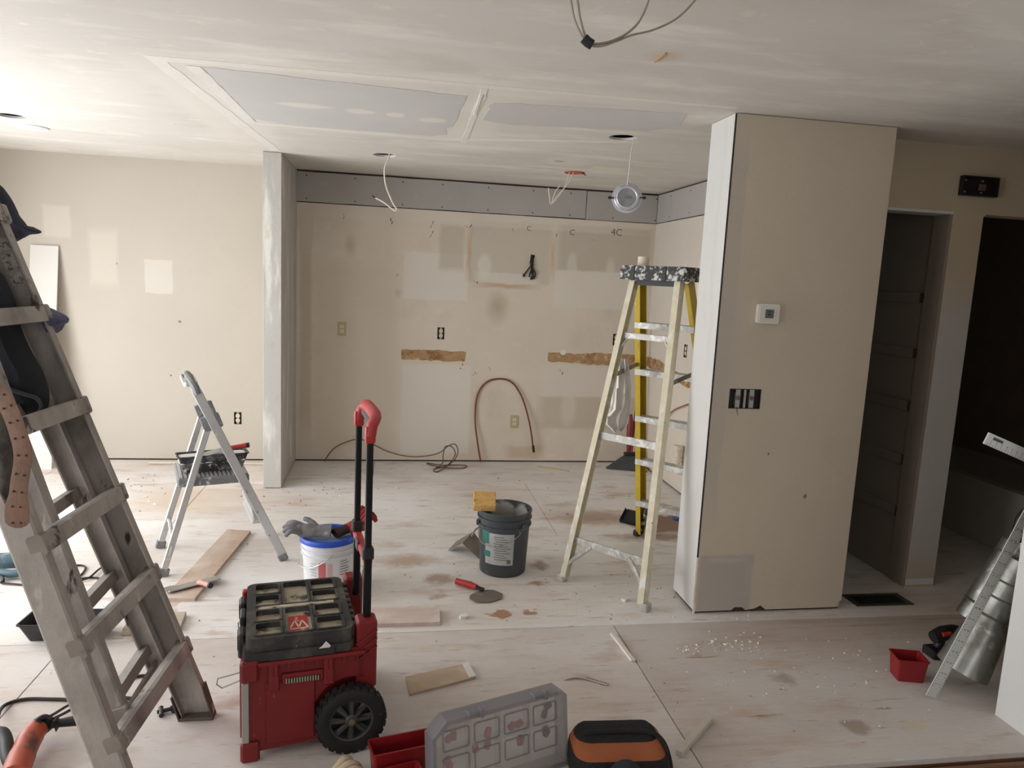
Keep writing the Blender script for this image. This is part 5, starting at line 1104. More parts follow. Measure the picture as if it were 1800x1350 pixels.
# plaster scraps stuck on the near lid edge and latches on the front
tm().add([(0.20, 0.003, ZL + 0.004), (0.275, 0.003, ZL + 0.006), (0.283, 0.003, ZL + 0.030), (0.268, 0.003, ZL + 0.046), (0.255, 0.003, ZL + 0.03), (0.235, 0.003, ZL + 0.016),
          (0.20, 0.001, ZL + 0.004), (0.275, 0.001, ZL + 0.006), (0.283, 0.001, ZL + 0.030), (0.268, 0.001, ZL + 0.046), (0.255, 0.001, ZL + 0.03), (0.235, 0.001, ZL + 0.016)],
         [(0, 1, 2, 3, 4, 5), (11, 10, 9, 8, 7, 6)] + [(i, (i + 1) % 6, 6 + (i + 1) % 6, 6 + i) for i in range(6)]).build('plaster_splash', M_mud, lid_o)
tm().bb((0.10, 0.0012, ZL + 0.004), (0.23, 0.004, ZL + 0.010)).build('plaster_streak', M_mud, lid_o)
tm().bb((0.085, 0.0, ZL - 0.004), (0.30, 0.008, ZL + 0.026), bev=0.004).build('edge_ridge', M_lid, lid_o)
for b_ in (0.09, 0.33):
    lt = tm().bb((-0.012, b_, ZL - 0.03), (0.010, b_ + 0.07, ZL + 0.058), bev=0.006).build('front_latch', M_lid, lid_o)
    for k in range(6): tm().bb((-0.014, b_ + 0.006 + k * 0.010, ZL + 0.0), (-0.010, b_ + 0.010 + k * 0.010, ZL + 0.05)).build('latch_rib', M_black, lt)
tm().bb((-0.008, 0.21, ZL + 0.005), (0.012, 0.29, ZL + 0.062), bev=0.005).build('front_grip', M_lid, lid_o)
tm().bb((-0.004, 0.43, ZL + 0.01), (0.014, 0.46, ZL + 0.06), bev=0.004).build('red_catch', M_redgrip, lid_o)
for k in range(8): tm().bb((L1 - 0.022, 0.05 + k * 0.047, ZL + 0.062), (L1 + 0.012, 0.075 + k * 0.047, ZL + 0.074), bev=0.003).build('hinge_knuckle', M_lid, lid_o)
# wheels
def wheel(v, s):
    w = thing_part('wheel', TBX)
    Mw = TX @ Matrix.Translation((0.352, v, 0.1195)) @ Matrix.Rotation(R(90 if s > 0 else -90), 4, 'X')
    r_ = 0.1185
    ty = MB().lathe([(0.074, -0.022), (0.090, -0.026), (0.108, -0.024), (r_ - 0.003, -0.018), (r_ - 0.003, 0.018), (0.108, 0.024), (0.090, 0.026), (0.074, 0.022)], Mw, 44, close=True).build('tyre', M_tire, w, smooth=True)
    tr = MB()
    for k in range(26):
        a = 2 * math.pi * k / 26
        for z_, da in ((0.012, 0.0), (-0.012, 0.12)):
            q = Mw @ Matrix.Rotation(a + da, 4, 'Z') @ Matrix.Translation((r_ - 0.005, 0, z_))
            tr.addbm(cube_bm((0.012, 0.018, 0.020)), q)
    tr.build('tread_block', M_tire, w)
    M_hub = mat('grey_hub_plastic', S(62, 62, 60), 0.55, var=0.15, vs=20) if 'grey_hub_plastic' not in bpy.data.materials else bpy.data.materials['grey_hub_plastic']
    MB().lathe([(0.068, -0.014), (0.076, -0.018), (0.076, 0.020), (0.068, 0.016)], Mw, 40, close=True).build('rim', M_hub, w, smooth=True)
    MB().lathe([(0.0, -0.012), (0.068, -0.010), (0.068, -0.006), (0.0, -0.006)], Mw, 32).build('disc', M_black, w)
    for k in range(8):
        q = Mw @ Matrix.Rotation(2 * math.pi * k / 8, 4, 'Z')
        MB().add([q @ V(c) for c in ((0.014, -0.006, 0.0), (0.014, 0.006, 0.0), (0.07, 0.014, 0.004), (0.07, -0.014, 0.004), (0.014, -0.005, 0.018), (0.014, 0.005, 0.018), (0.07, 0.005, 0.014), (0.07, -0.005, 0.014))],
                 [(0, 1, 2, 3), (4, 7, 6, 5), (0, 4, 5, 1), (1, 5, 6, 2), (2, 6, 7, 3), (3, 7, 4, 0)]).build('spoke', M_hub, w)
    MB().lathe([(0.022, -0.008), (0.022, 0.018), (0.016, 0.024), (0.0, 0.024)], Mw, 20).build('hub', M_hub, w, smooth=True)
    MB().lathe([(0.011, 0.023), (0.011, 0.028), (0.0, 0.029)], Mw, 14).build('axle_cap', mat('axle_bronze', S(132, 120, 98), 0.5, 0.6) if 'axle_bronze' not in bpy.data.materials else bpy.data.materials['axle_bronze'], w, smooth=True)
def cube_bm(sz):
    bm = bmesh.new(); bmesh.ops.create_cube(bm, size=1.0)
    for v_ in bm.verts: v_.co = V((v_.co.x * sz[0], v_.co.y * sz[1], v_.co.z * sz[2]))
    return bm
def thing_part(name, par):
    o = bpy.data.objects.new(name, None); COL.objects.link(o); o.parent = par; return o
wheel(-0.018, 1); wheel(W_ + 0.018, -1)
tm().cyl((0.352, 0.0, 0.1195), (0.352, W_, 0.1195), 0.010, n=10).build('axle', M_metal, TBX)
# telescopic handle
M_pole = mat('black_anodised_pole', S(30, 30, 33), 0.35, 0.6, var=0.08)
hdl = thing_part('handle', TBX)
for v in (0.062, W_ - 0.122):
    tm().bb((0.398, v - 0.016, 0.40), (0.424, v + 0.016, 0.70), bev=0.005).build('pole_sleeve', M_pole, hdl)
    tm().bb((0.400, v - 0.013, 0.68), (0.422, v + 0.013, 1.09), bev=0.004).build('pole', M_pole, hdl)
    tm().bb((0.392, v - 0.021, 0.655), (0.430, v + 0.021, 0.70), bev=0.006).build('pole_collar', M_black, hdl)
    tm().box((0.411, v, 1.095), (0.036, 0.036, 0.06), bev=0.010, seg=2).build('grip_corner', M_redgrip, hdl, smooth=True)
tm().tube(spline([(0.411, 0.060, 1.09), (0.418, 0.066, 1.125), (0.432, 0.09, 1.148), (0.436, 0.20, 1.150), (0.432, W_ - 0.15, 1.148), (0.418, W_ - 0.126, 1.125), (0.411, W_ - 0.12, 1.09)], 6), 0.023, 12, flat=0.85).build('grip', mat('dusty_red_grip', S(168, 48, 52), 0.5, var=0.1, layers=[(S(196, 112, 110), 8, 0.52, 0.76, (1, 1, 1))]), hdl, smooth=True)
tm().tube([(0.428, 0.11, 1.128), (0.430, W_ - 0.17, 1.128)], 0.018, 10).build('grip_pad', mat('grip_grey', S(72, 66, 66), 0.7), hdl, smooth=True)
tm().bb((0.396, 0.05, 0.635), (0.426, W_ - 0.11, 0.66), bev=0.006).build('cross_bar', bpy.data.materials['dusty_red_grip'], hdl)
tm().bb((0.392, 0.20, 0.628), (0.40, 0.26, 0.668), bev=0.004).build('release_tab', bpy.data.materials['grip_grey'], hdl)
# ------------------------------------------------------------------ things along the bottom of the picture
M_bin = mat('red_bin_plastic', S(138, 26, 31), 0.4, var=0.08)
def binbox(name, label, c, rz, L, W, Hh, mt=None):
    o = thing(name, label, 'bin', c, rz); M = Matrix.Translation(c) @ Matrix.Rotation(rz, 4, 'Z')
    rows = []
    for s, z in ((0.0, 0.003), (1.0, Hh)):
        a, b_ = L / 2 - 0.008 * (1 - s), W / 2 - 0.008 * (1 - s)
        rows.append([V((x, y_, z)) for x, y_ in rrect(-a, -b_, a, b_, 0.008, 3)])
    MB(M).surf(rows, thick=0.0025, closed=True).build('bin_wall', mt or M_bin, o)
    MB(M).prism(rrect(-L / 2 + 0.008, -W / 2 + 0.008, L / 2 - 0.008, W / 2 - 0.008, 0.008, 3), 0.001, 0.005).build('bin_floor', mt or M_bin, o)
    MB(M).plate(rrect(-L / 2 - 0.004, -W / 2 - 0.004, L / 2 + 0.004, W / 2 + 0.004, 0.010, 3), [rrect(-L / 2 + 0.002, -W / 2 + 0.002, L / 2 - 0.002, W / 2 - 0.002, 0.008, 3)], Hh - 0.004, Hh + 0.001).build('rim', mt or M_bin, o)
    return o
binbox('parts_bin', 'long empty red parts bin in front of the toolbox wheel', (0.062, 2.225, 0), R(13), 0.205, 0.085, 0.10)
binbox('parts_bin', 'low red bin at the bottom edge left of the clear organizer', (0.055, 2.115, 0), R(16), 0.14, 0.08, 0.066)
binbox('parts_bin', 'small empty red bin beside the leaning metal ruler', (2.245, 2.615, 0), R(-14), 0.125, 0.10, 0.10)
g3 = thing('work_glove', 'cream and black work glove by the toolbox wheel at the bottom edge', 'glove', (-0.12, 2.24, 0))
glove(g3, Matrix.Translation((-0.225, 2.135, 0.004)) @ Matrix.Rotation(R(22), 4, 'Z'), mat('cream_glove', S(196, 176, 152), 0.9, var=0.2, vs=20, layers=[(S(50, 44, 42), 9, 0.52, 0.58, (1, 1, 1))]), M_black, 0.9)
# clear organizer standing on its long edge
OA, OB = V((0.160, 2.030, 0.0)), V((0.625, 2.195, 0.0))
ax_ = (OB - OA).normalized(); nn_ = V((ax_.y, -ax_.x, 0))
lean = R(8)
upv = (V((0, 0, 1)) * math.cos(lean) - nn_ * -math.sin(lean) * -1).normalized()
upv = (V((0, 0, 1)) * math.cos(lean) - nn_ * math.sin(lean)).normalized()
outv = ax_.cross(upv).normalized()
OM = Matrix((ax_, upv, outv)).transposed().to_4x4(); OM.translation = OA + V((0, 0, 0.003))
LO = (OB - OA).length; HO = 0.262
org = thing('parts_organizer', 'clear plastic parts organizer case standing on edge at the bottom of the picture', 'organizer', OA)
def clearmat(name, c, a):
    t = NT(name); t.bsdf.inputs['Base Color'].default_value = c; t.bsdf.inputs['Roughness'].default_value = 0.3
    t.bsdf.inputs['Alpha'].default_value = a; return t.m
M_clear = clearmat('clear_plastic', S(206, 202, 200), 0.2); M_clear2 = clearmat('clear_plastic_edge', S(138, 136, 142), 0.55); M_clear3 = clearmat('clear_case_back', S(150, 138, 138), 0.3)
ol = [(0.0, 0.0), (LO, 0.0), (LO, HO - 0.02), (LO - 0.02, HO), (0.05, HO), (0.0, HO - 0.045)]
inn = [(0.012, 0.012), (LO - 0.012, 0.012), (LO - 0.012, HO - 0.026), (LO - 0.025, HO - 0.014), (0.055, HO - 0.014), (0.012, HO - 0.052)]
MB(OM).plate(ol, [inn], -0.06, 0.006).build('case_frame', M_clear2, org)
MB(OM).prism(ol, -0.064, -0.060).build('case_back', M_clear3, org)
lidp = MB(OM).prism(inn, -0.002, 0.001).build('clear_lid', M_clear, org)
for i in range(4):
    for j in range(2):
        w_ = (LO - 0.075) / 4; x_ = 0.034 + i * (w_ + 0.004); y_ = HO - 0.098 - j * 0.086
        MB(OM).plate(rrect(x_, y_, x_ + w_ - 0.012, y_ + 0.068, 0.008), [rrect(x_ + 0.004, y_ + 0.004, x_ + w_ - 0.016, y_ + 0.064, 0.006)], 0.001, 0.004).build('lid_panel_rim', M_clear2, lidp)
for i in range(3): MB(OM).bb((0.034 + (i + 1) * (LO - 0.06) / 4 - 0.006, 0.012, -0.058), (0.034 + (i + 1) * (LO - 0.06) / 4 - 0.004, HO - 0.014, -0.004)).build('divider', M_clear, org)
MB(OM).bb((0.012, HO - 0.11, -0.058), (LO - 0.012, HO - 0.108, -0.004)).build('divider', M_clear, org)
for x_ in (0.12, 0.36):
    l_ = MB(OM).bb((x_, HO - 0.006, -0.02), (x_ + 0.05, HO + 0.010, 0.012), bev=0.004).build('hinge', M_clear2, org)
    MB(OM).bb((x_ + 0.042, HO - 0.016, -0.01), (x_ + 0.056, HO + 0.014, 0.015), bev=0.003).build('hinge_clip', M_clear2, l_)
M_parts = mat('red_parts', S(150, 60, 60), 0.6, var=0.2); M_dparts = mat('dark_parts', S(60, 56, 54), 0.6, var=0.2)
rnd = random.Random(3)
for k in range(16):
    i = k % 4; x_ = 0.05 + i * 0.115 + rnd.uniform(0, 0.06); y_ = (0.10 if k < 8 else 0.165) + rnd.uniform(0, 0.03)
    MB(OM).box((x_, y_, -0.035 + rnd.uniform(-.01, .01)), (0.028, 0.02, 0.02), (rnd.random(), rnd.random(), rnd.random()), bev=0.004).build('stored_part', M_dparts if i == 3 else M_parts, org)
# tool bag lying to the right of the organizer
bag = thing('orange_tool_bag', 'orange and black canvas tool bag at the bottom edge right of the organizer', 'bag', (0.78, 2.13, 0))
M_bblack = mat('black_canvas', S(30, 28, 28), 0.9, var=0.2, vs=20, layers=[(S(150, 146, 140), 60, 0.72, 0.76, (1, 1, 1))], bump=0.4, bs=150)
M_borange = mat('orange_canvas', S(158, 88, 52), 0.85, var=0.1, vs=10, layers=[(S(210, 190, 170), 60, 0.72, 0.76, (1, 1, 1))], bump=0.4, bs=150)
BO = Matrix.Translation((0.775, 2.175, 0)) @ Matrix.Rotation(R(-3), 4, 'Z')
def bagshell(x0, x1, rows_, name, mt, ncap=False):
    out = []
    for z, yf, yb, xin in rows_:
        out.append([V((x, y_, z)) for x, y_ in rrect(x0 + xin, yf, x1 - xin, yb, min(0.05, (yb - yf) / 2 - 0.002), 4)])
    mb = MB(BO); mb.surf(out, closed=True); n = len(out[0]); k = len(mb.v)
    mb.f.append(tuple(range(n))); mb.f.append(tuple(range(k - n, k))); return mb.build(name, mt, bag, smooth=True)
bagshell(-0.148, 0.172, [(0.0, -0.155, 0.08, 0.0), (0.04, -0.15, 0.08, -0.006), (0.094, -0.112, 0.070, 0.0)], 'lower_body', M_bblack)
bagshell(-0.148, 0.164, [(0.092, -0.112, 0.068, 0.0), (0.108, -0.09, 0.062, 0.004), (0.124, -0.062, 0.056, 0.008)], 'orange_panel', M_borange)
bagshell(-0.145, 0.156, [(0.122, -0.058, 0.053, 0.006), (0.137, -0.038, 0.045, 0.014), (0.146, -0.010, 0.036, 0.03)], 'top_flap', M_bblack)
MB(BO).tube(spline([(0.176, -0.10, 0.008), (0.176, -0.09, 0.06), (0.162, -0.06, 0.115), (0.13, -0.035, 0.14), (0.06, -0.03, 0.149), (-0.03, -0.03, 0.15), (-0.11, -0.03, 0.146)], 6), 0.008, 8).build('piping', M_bblack, bag, smooth=True)
bc = thing('blue_cloth', 'dark blue cloth bundled against the front of the orange tool bag', 'cloth', (0.74, 2.03, 0))
ol = spline([V(q) for q in ((0.66, 0, 0.0), (0.672, 0, 0.05), (0.70, 0, 0.11), (0.735, 0, 0.148), (0.775, 0, 0.152), (0.81, 0, 0.12), (0.84, 0, 0.05), (0.85, 0, 0.0))], 4, True)
blob([(q.x, max(q.z, 0.0)) for q in ol], 1.935, 2.03).build('cloth_fold', mat('dark_blue_cloth', S(36, 42, 52), 0.9, var=0.25, vs=20, bump=0.5, bs=60), bc, smooth=True)
# ------------------------------------------------------------------ wood scraps
def plank(name, label, pts, z, mt, cat='board', z0=0.0):
    n = len(pts); MB().add([(a, b_, zz) for zz in (z0, z0 + z) for a, b_ in pts], [tuple(range(n))[::-1], tuple(range(n, 2 * n))] + [(i, (i + 1) % n, n + (i + 1) % n, n + i) for i in range(n)]).build(name, mt, None, label=label, cat=cat)
M_pinkb = mat('dusty_pink_board', S(204, 184, 174), 0.8, var=0.07, vs=6, stretch=(1, 4, 1), layers=[(S(222, 210, 202), 6, 0.5, 0.7, (1, 1, 1))])
plank('board_piece', 'pinkish board piece lying flat behind the toolbox handle', [(-0.10, 3.225), (0.253, 3.222), (0.262, 3.375), (-0.09, 3.395)], 0.019, M_pinkb)
plank('tile_offcut', 'flat tan flooring offcut with a white edge in front of the toolbox', [(0.100, 2.650), (0.372, 2.752), (0.350, 2.862), (0.085, 2.775)], 0.010, mat('tan_tile', S(186, 164, 142), 0.7, var=0.06, layers=[(S(204, 188, 170), 5, 0.5, 0.65, (1, 1, 1))]))
plank('white_edging', 'short white edging strip on the end of the tan flooring offcut', [(0.345, 2.745), (0.372, 2.754), (0.352, 2.862), (0.327, 2.853)], 0.004, mat('white_edge', S(224, 222, 220), 0.6), 'strip', 0.0101)
a, b_ = pz(1076, 1116), pz(1113, 1164)
M_ws = mat('pale_stick', S(222, 214, 202), 0.7, var=0.06, stretch=(4, 4, 1))
MB().beam(a + V((0, 0, .007)), b_ + V((0, 0, .007)), 0.022, 0.013, bev=0.002).build('wood_stick', M_ws, None, label='thin pale wooden stick on the floor below the stepladder foot', cat='stick')
a, b_ = pz(1193, 1330), pz(1247, 1268)
MB().beam(a + V((0, 0, .011)), b_ + V((0, 0, .011)), 0.026, 0.021, bev=0.002).build('wood_stick', mat('grey_stick', S(196, 188, 174), 0.7, var=0.06), None, label='square grey wooden stick beside the orange bag on the floor', cat='stick')
pts = [pz(990, 1193, 0.004), pz(1010, 1188, 0.01), pz(1025, 1190, 0.008), pz(1045, 1196, 0.004), pz(1068, 1203, 0.004)]
o = thing('plastic_strap', 'curled pale printed strap lying on the floor behind the organizer', 'strap', pts[2])
sp_ = spline(pts, 5); MB().tube(sp_, 0.011, 8, flat=0.1, up=(0, 0, 1)).build('strap', mat('pale_strap', S(190, 180, 166), 0.7, var=0.1), o, smooth=True)
for k in range(12, 20, 1):
    q = sp_[k] + V((0, 0.003, 0.0016)); MB().box(q, (0.007, 0.006, 0.0005), (0, 0, R(-17))).build('print_mark', M_ink, o)
a, b_ = pz(945, 820, 0.005), pz(1000, 828, 0.005)
MB().beam(a, b_, 0.016, 0.008).build('wood_stick', mat('tan_stick', S(198, 170, 134), 0.7), None, label='thin tan stick on the alcove floor below the low outlet', cat='stick')
# ------------------------------------------------------------------ power tools at the left edge
M_teal = mat('blue_grey_tool', S(70, 96, 108), 0.5, var=0.1, layers=[(S(150, 160, 162), 14, 0.62, 0.74, (1, 1, 1))])
rs = thing('reciprocating_saw', 'blue grey corded saw lying on the floor at the left edge', 'power tool', (-1.9, 3.92, 0))
c_ = pz(20, 1000, 0.05)
MB().tube(spline([(-2.30, 3.96, 0.055), (-2.10, 3.96, 0.06), (-1.98, 3.96, 0.062), (-1.90, 3.97, 0.06)], 4), 0.045, 14, flat=0.9).build('motor_body', M_teal, rs, smooth=True)
MB().tube(spline([(-1.96, 3.985, 0.075), (-1.86, 3.985, 0.088), (-1.79, 3.97, 0.085), (-1.755, 3.93, 0.07), (-1.80, 3.885, 0.045), (-1.88, 3.865, 0.03), (-1.95, 3.88, 0.035)], 5), 0.020, 12).build('loop_handle', M_teal, rs, smooth=True)
for k in range(5): MB().box((-1.90 + 0.02 * k, 3.955, 0.094 - 0.002 * k), (0.007, 0.05, 0.01), (0, 0, R(25))).build('vent_slot', M_slot, rs)
MB().tube(spline([(-1.97, 3.86, 0.03), (-1.92, 3.84, 0.02), (-1.90, 3.80, 0.012)], 4), 0.010, 8).build('cord_grip', M_black, rs, smooth=True)
o = thing('black_cord', 'thin black power cord looping over the floor behind the aluminium ladder', 'cord', (-1.5, 3.9, 0))
MB().tube(spline([(-1.90, 3.80, 0.009), pz(60, 1030, .005), pz(90, 1036, .005), pz(135, 1016, .005), pz(150, 1000, .006), pz(145, 994, .006), pz(128, 995, .006), pz(115, 1005, .006), pz(130, 1020, .006), pz(155, 1016, .012), pz(175, 1000, .012), pz(195, 990, .006), pz(225, 988, .006)], 6), 0.005, 8).build('cord', M_cable_dark, o, smooth=True)
MB().tube(spline([pz(132, 1019, .006), pz(160, 1015, .006), pz(185, 1018, .006), pz(208, 1019, .006), pz(230, 1015, .006)], 6), 0.005, 8).build('cord', M_cable_dark, o, smooth=True)
o = thing('red_cord', 'thin red cord on the floor behind the blue grey saw', 'cord', pz(40, 975))
MB().tube(spline([pz(-20, 985, .005), pz(25, 981, .005), pz(60, 972, .005), pz(90, 970, .005)], 6), 0.004, 8).build('cord', mat('red_cord', S(178, 70, 66), 0.5), o, smooth=True)
ad = thing('angle_grinder', 'orange corded grinder with black side handle on the floor by the ladder', 'power tool', (-1.12, 2.42, 0))
M_or = mat('orange_tool', S(176, 78, 50), 0.5, var=0.1, layers=[(S(90, 56, 46), 10, 0.56, 0.68, (1, 1, 1))])
G0 = pz(40, 1330, 0.05); G1 = pz(62, 1285, 0.06); G2 = pz(82, 1268, 0.06)
MB().tube(spline([pz(25, 1365, 0.05), pz(38, 1330, 0.055), pz(52, 1300, 0.06), pz(66, 1280, 0.062)], 5), [0.040] * 6 + [0.038] * 6 + [0.034] * 4, 14).build('motor_body', M_or, ad, smooth=True)
MB().tube([pz(64, 1282, 0.062), pz(72, 1276, 0.062), pz(86, 1270, 0.06)], [0.034, 0.033, 0.026], 14).build('gear_head', M_black, ad, smooth=True)
MB().tube([pz(84, 1275, 0.06), pz(96, 1272, 0.06), pz(100, 1272, 0.06), pz(104, 1271, 0.06), pz(138, 1266, 0.06)], [0.014, 0.014, 0.026, 0.014, 0.018], 14).build('side_handle', M_black, ad, smooth=True)
MB().tube(spline([pz(-30, 1300, 0.06), pz(0, 1288, 0.08), pz(10, 1300, 0.075), pz(14, 1330, 0.06), pz(24, 1350, 0.05)], 5), 0.020, 12).build('rear_handle', M_black, ad, smooth=True)
MB().tube(spline([pz(72, 1272, 0.085), pz(66, 1266, 0.095), pz(78, 1260, 0.10), pz(90, 1264, 0.09)], 5), 0.009, 8).build('trigger_guard', M_black, ad, smooth=True)
o = thing('thick_black_cord', 'thick black power cord curving across the floor under the ladder', 'cord', pz(200, 1235))
MB().tube(spline([pz(-2, 1290, .07), pz(-4, 1262, .04), pz(8, 1240, .01), pz(45, 1229, .007), pz(100, 1229, .007), pz(160, 1228, .007), pz(205, 1199, .007), pz(235, 1190, .007), pz(262, 1188, .007), pz(276, 1198, .007), pz(276, 1212, .007), pz(262, 1225, .007), pz(235, 1228, .007), pz(180, 1222, .007)], 6), 0.0065, 8).build('cord', M_cable_dark, o, smooth=True)
MB().tube(spline([pz(80, 1262, .09), pz(95, 1255, .06), pz(120, 1240, .02), pz(140, 1235, .01), pz(120, 1250, .02), pz(92, 1264, .07)], 6), 0.005, 8).build('cord', M_cable_dark, o, smooth=True)
pk = thing('chuck_key', 'small black chuck key on the floor by the ladder foot', 'chuck key', pz(292, 1250))
k0, k1 = pz(276, 1252, 0.012), pz(309, 1244, 0.014)
MB().cyl(k0, k1, 0.007, n=10).build('shaft', M_black, pk, smooth=True)
MB().cyl(pz(284, 1258, .012), pz(283, 1244, .012), 0.009, n=10).build('cross_handle', M_black, pk, smooth=True)
MB().cyl(pz(302, 1247, .014), pz(309, 1244, .014), 0.014, n=8).build('gear_end', M_black, pk)
# ------------------------------------------------------------------ T-square, ducts and tools at the right wall
M_ruler = mat('white_ruler', S(206, 208, 206), 0.5, 0.2, var=0.05, vs=12)
ts = thing('drywall_t_square', 'white metal drywall T-square leaning against the right wall end', 'ruler', (2.235, 2.46, 0))
b0 = V((2.228, 2.450, 0.0)); bt = V((2.600, 2.400, 1.03)); bd0 = (bt - b0).normalized()
vn = V((0, -1, 0)); vn = (vn - bd0 * vn.dot(bd0)).normalized(); sx_ = bd0.cross(vn).normalized()
if sx_.x < 0: sx_ = -sx_
RM = Matrix((sx_, bd0, vn)).transposed().to_4x4(); RM.translation = b0 + V((0, 0, 0.012))
bl_ = MB(RM).bb((-0.026, 0.0, 0.0), (0.026, 1.06, 0.003)).build('blade', M_ruler, ts)
for k in range(1, 80):
    y_ = 0.012 * k; L_ = 0.012 if k % 4 == 0 else 0.006
    for s in (-1, 1): MB(RM).bb((s * 0.025, y_, 0.003), (s * (0.025 - L_), y_ + 0.0016, 0.0034)).build('tick_mark', M_ink, bl_)
for k in range(1, 17):
    for s in (-1, 1):
        tmx = text_mb(str(k), 0.016, RM @ Matrix.Translation((s * 0.009, 0.0508 * k + 0.01, 0.0034)) @ Matrix.Rotation(R(90), 4, 'Z'), 0.0002)
        tmx.build('ruler_number', M_ink, bl_)
HM = RM @ Matrix.Translation((0.0, 1.05, 0.004))
hd_ = MB(HM).bb((-0.345, -0.022, 0.0), (0.20, 0.026, 0.008), bev=0.001).build('head', M_ruler, ts)
for k in range(1, 26): MB(HM).bb((-0.345 + 0.0127 * k, -0.022, 0.008), (-0.3435 + 0.0127 * k, -0.012 if k % 2 else -0.006, 0.0084)).build('tick_mark', M_ink, hd_)
for k in range(1, 12): text_mb(str(k), 0.012, HM @ Matrix.Translation((-0.345 + 0.0254 * k, 0.000, 0.0084)), 0.0002).build('ruler_number', M_ink, hd_)
MB(HM).bb((-0.318, 0.006, 0.008), (-0.270, 0.017, 0.0086)).build('badge', mat('ruler_badge', S(70, 70, 74), 0.5), hd_)
M_galv = mat('galvanised_steel', S(158, 160, 156), 0.35, 0.85, var=0.16, vs=10, layers=[(S(116, 114, 106), 8, 0.5, 0.7, (1, 1, 1)), (S(200, 202, 198), 14, 0.6, 0.7, (1, 1, 1))], bump=0.1, bs=20)
def duct(name, label, base, tip, prof, ribs):
    o = thing(name, label, 'duct', base); d = (V(tip) - V(base)); L = d.length
    Mq = Matrix.Translation(base) @ d.to_track_quat('Z', 'Y').to_matrix().to_4x4()
    full = [(r_, t * L) for r_, t in prof]; inner = [(r_ - 0.0015, z) for r_, z in reversed(full)]
    MB().lathe(full + inner, Mq, 32, close=True).build('sheet_body', M_galv, o, smooth=True)
    for t, r_ in ribs: MB().lathe([(r_, t * L - 0.006), (r_ + 0.005, t * L), (r_, t * L + 0.006)], Mq, 32).build('bead', M_galv, o, smooth=True)
    MB().tube([Mq @ V((prof[0][0] * math.cos(R(-60)) * 1.01, prof[0][0] * math.sin(R(-60)) * 1.01, 0.01)), Mq @ V((prof[1][0] * math.cos(R(-60)) * 1.01, prof[1][0] * math.sin(R(-60)) * 1.01, prof[1][1] * L))], 0.003, 6).build('seam', M_galv, o)
    return o
duct('duct_boot', 'galvanised flared duct boot leaning between ruler and right wall', (2.425, 2.52, 0.082), (2.625, 2.50, 0.56), [(0.102, 0.0), (0.078, 0.42), (0.070, 0.48), (0.068, 0.62), (0.066, 1.0)], ((0.50, 0.070), (0.66, 0.067), (0.80, 0.066)))
duct('duct_pipe', 'upper galvanised duct section behind the leaning ruler', (2.635, 2.72, 0.20), (2.80, 2.70, 0.56), [(0.075, 0.0), (0.074, 0.5), (0.072, 1.0)], ((0.2, 0.075), (0.85, 0.073)))
cdl = thing('cordless_tool', 'dark cordless tool with red stripe behind the leaning ruler', 'power tool', (2.56, 2.78, 0))
MB().tube([(2.48, 2.76, 0.10), (2.53, 2.765, 0.115), (2.60, 2.78, 0.115), (2.66, 2.79, 0.11)], [0.028, 0.034, 0.032, 0.02], 14).build('motor_body', M_black, cdl, smooth=True)
MB().tube([(2.505, 2.735, 0.125), (2.545, 2.735, 0.13)], 0.010, 8).build('red_stripe', M_redgrip, cdl, smooth=True)
MB().tube([(2.54, 2.775, 0.10), (2.53, 2.775, 0.055), (2.52, 2.775, 0.04)], [0.022, 0.02, 0.02], 12).build('grip', M_black, cdl, smooth=True)
MB().bb((2.475, 2.735, 0.001), (2.57, 2.815, 0.042), bev=0.006).build('battery', M_black, cdl)
q = py(1790, 920, 2.62)
cg = thing('caulk_gun', 'black handled tool standing behind the right wall end', 'tool', (2.66, 2.62, 0))
MB().tube(spline([(2.672, 2.60, 0.62), (2.677, 2.60, 0.67), (2.69, 2.60, 0.73), (2.74, 2.60, 0.77)], 4), 0.022, 12).build('grip', M_black, cg, smooth=True)
MB().cyl((2.80, 2.55, 0.0), (2.72, 2.60, 0.66), 0.025, n=14).build('barrel', mat('caulk_tube_white', S(208, 206, 200), 0.5), cg, smooth=True)
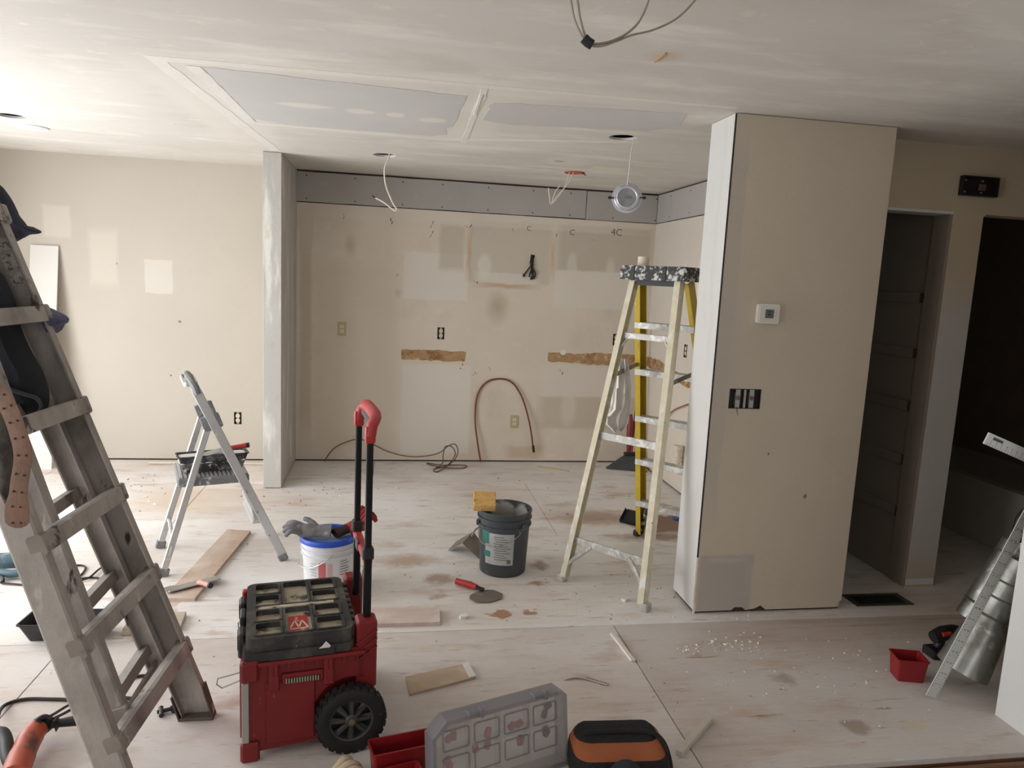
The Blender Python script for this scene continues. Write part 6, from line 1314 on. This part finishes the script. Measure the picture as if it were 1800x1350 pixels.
# ------------------------------------------------------------------ wood chips and plaster crumbs
rnd = random.Random(21); cr = MB()
def crumbs(n, xy, sx, sy, smin, smax):
    for _ in range(n):
        x, y_ = rnd.gauss(xy[0], sx), rnd.gauss(xy[1], sy); s = rnd.uniform(smin, smax)
        q = [V((x + rnd.uniform(-s, s), y_ + rnd.uniform(-s, s), 0.0005)) for _k in range(3)]
        cr.add(q + [V((x, y_, 0.0005 + s * rnd.uniform(0.4, 1.0)))], [(0, 1, 2), (0, 1, 3), (1, 2, 3), (2, 0, 3)])
def okf(p_): return p_
for n, pxx, sx, sy, a, b_ in ((60, (1290, 1130), .09, .05, .004, .012), (40, (1215, 1140), .06, .04, .004, .012), (60, (1500, 1160), .3, .2, .002, .008), (40, (230, 880), .12, .12, .003, .014), (60, (560, 850), .3, .2, .002, .010), (90, (900, 930), .6, .5, .002, .008),
                              (40, (1060, 1060), .2, .1, .003, .010), (30, (1280, 1085), .15, .02, .003, .010), (60, (1400, 1230), .3, .15, .002, .008), (80, (500, 1130), .4, .3, .002, .006), (40, (250, 820), .4, .05, .003, .012), (30, (1130, 860), .2, .2, .003, .01)):
    crumbs(n, pz(*pxx), sx, sy, a, b_)
crm = cr.build('plaster_crumbs', M_mud, None, label='white plaster crumbs scattered over the plywood floor', cat='debris', kind='stuff')
cr = MB()
for n, pxx, sx, sy, a, b_ in ((40, (560, 860), .3, .2, .004, .012), (50, (1000, 880), .4, .3, .004, .012), (30, (400, 1080), .4, .3, .003, .009), (40, (850, 1010), .5, .3, .003, .010), (24, (1150, 1040), .3, .12, .003, .009), (30, (230, 850), .2, .2, .005, .014), (24, (1300, 1200), .3, .15, .003, .008)):
    crumbs(n, pz(*pxx), sx, sy, a, b_)
cr.build('wood_chips', mat('brown_wood_chip', S(140, 112, 88), 0.8, var=0.25, vs=30), None, label='small brown wood chips strewn over the plywood floor', cat='debris', kind='stuff')
for i, (x, y_, rz) in enumerate(((815, 1086, 10), (1280, 1060, 0), (1100, 1056, 30))):
    q = pz(x, y_); MB().prism(rough_poly(rrect(-0.02, -0.014, 0.02, 0.014, 0.008), 0.012, 0.004, i), 0.0, 0.014, Matrix.Translation(q) @ Matrix.Rotation(R(rz), 4, 'Z')).build('plaster_lump', M_mud, None, label=('flattened white plaster lump left of the two brown floor stains', 'white plaster lump on the floor close to the pier corner', 'small plaster lump on the floor left of the stepladder foot')[i], cat='debris')
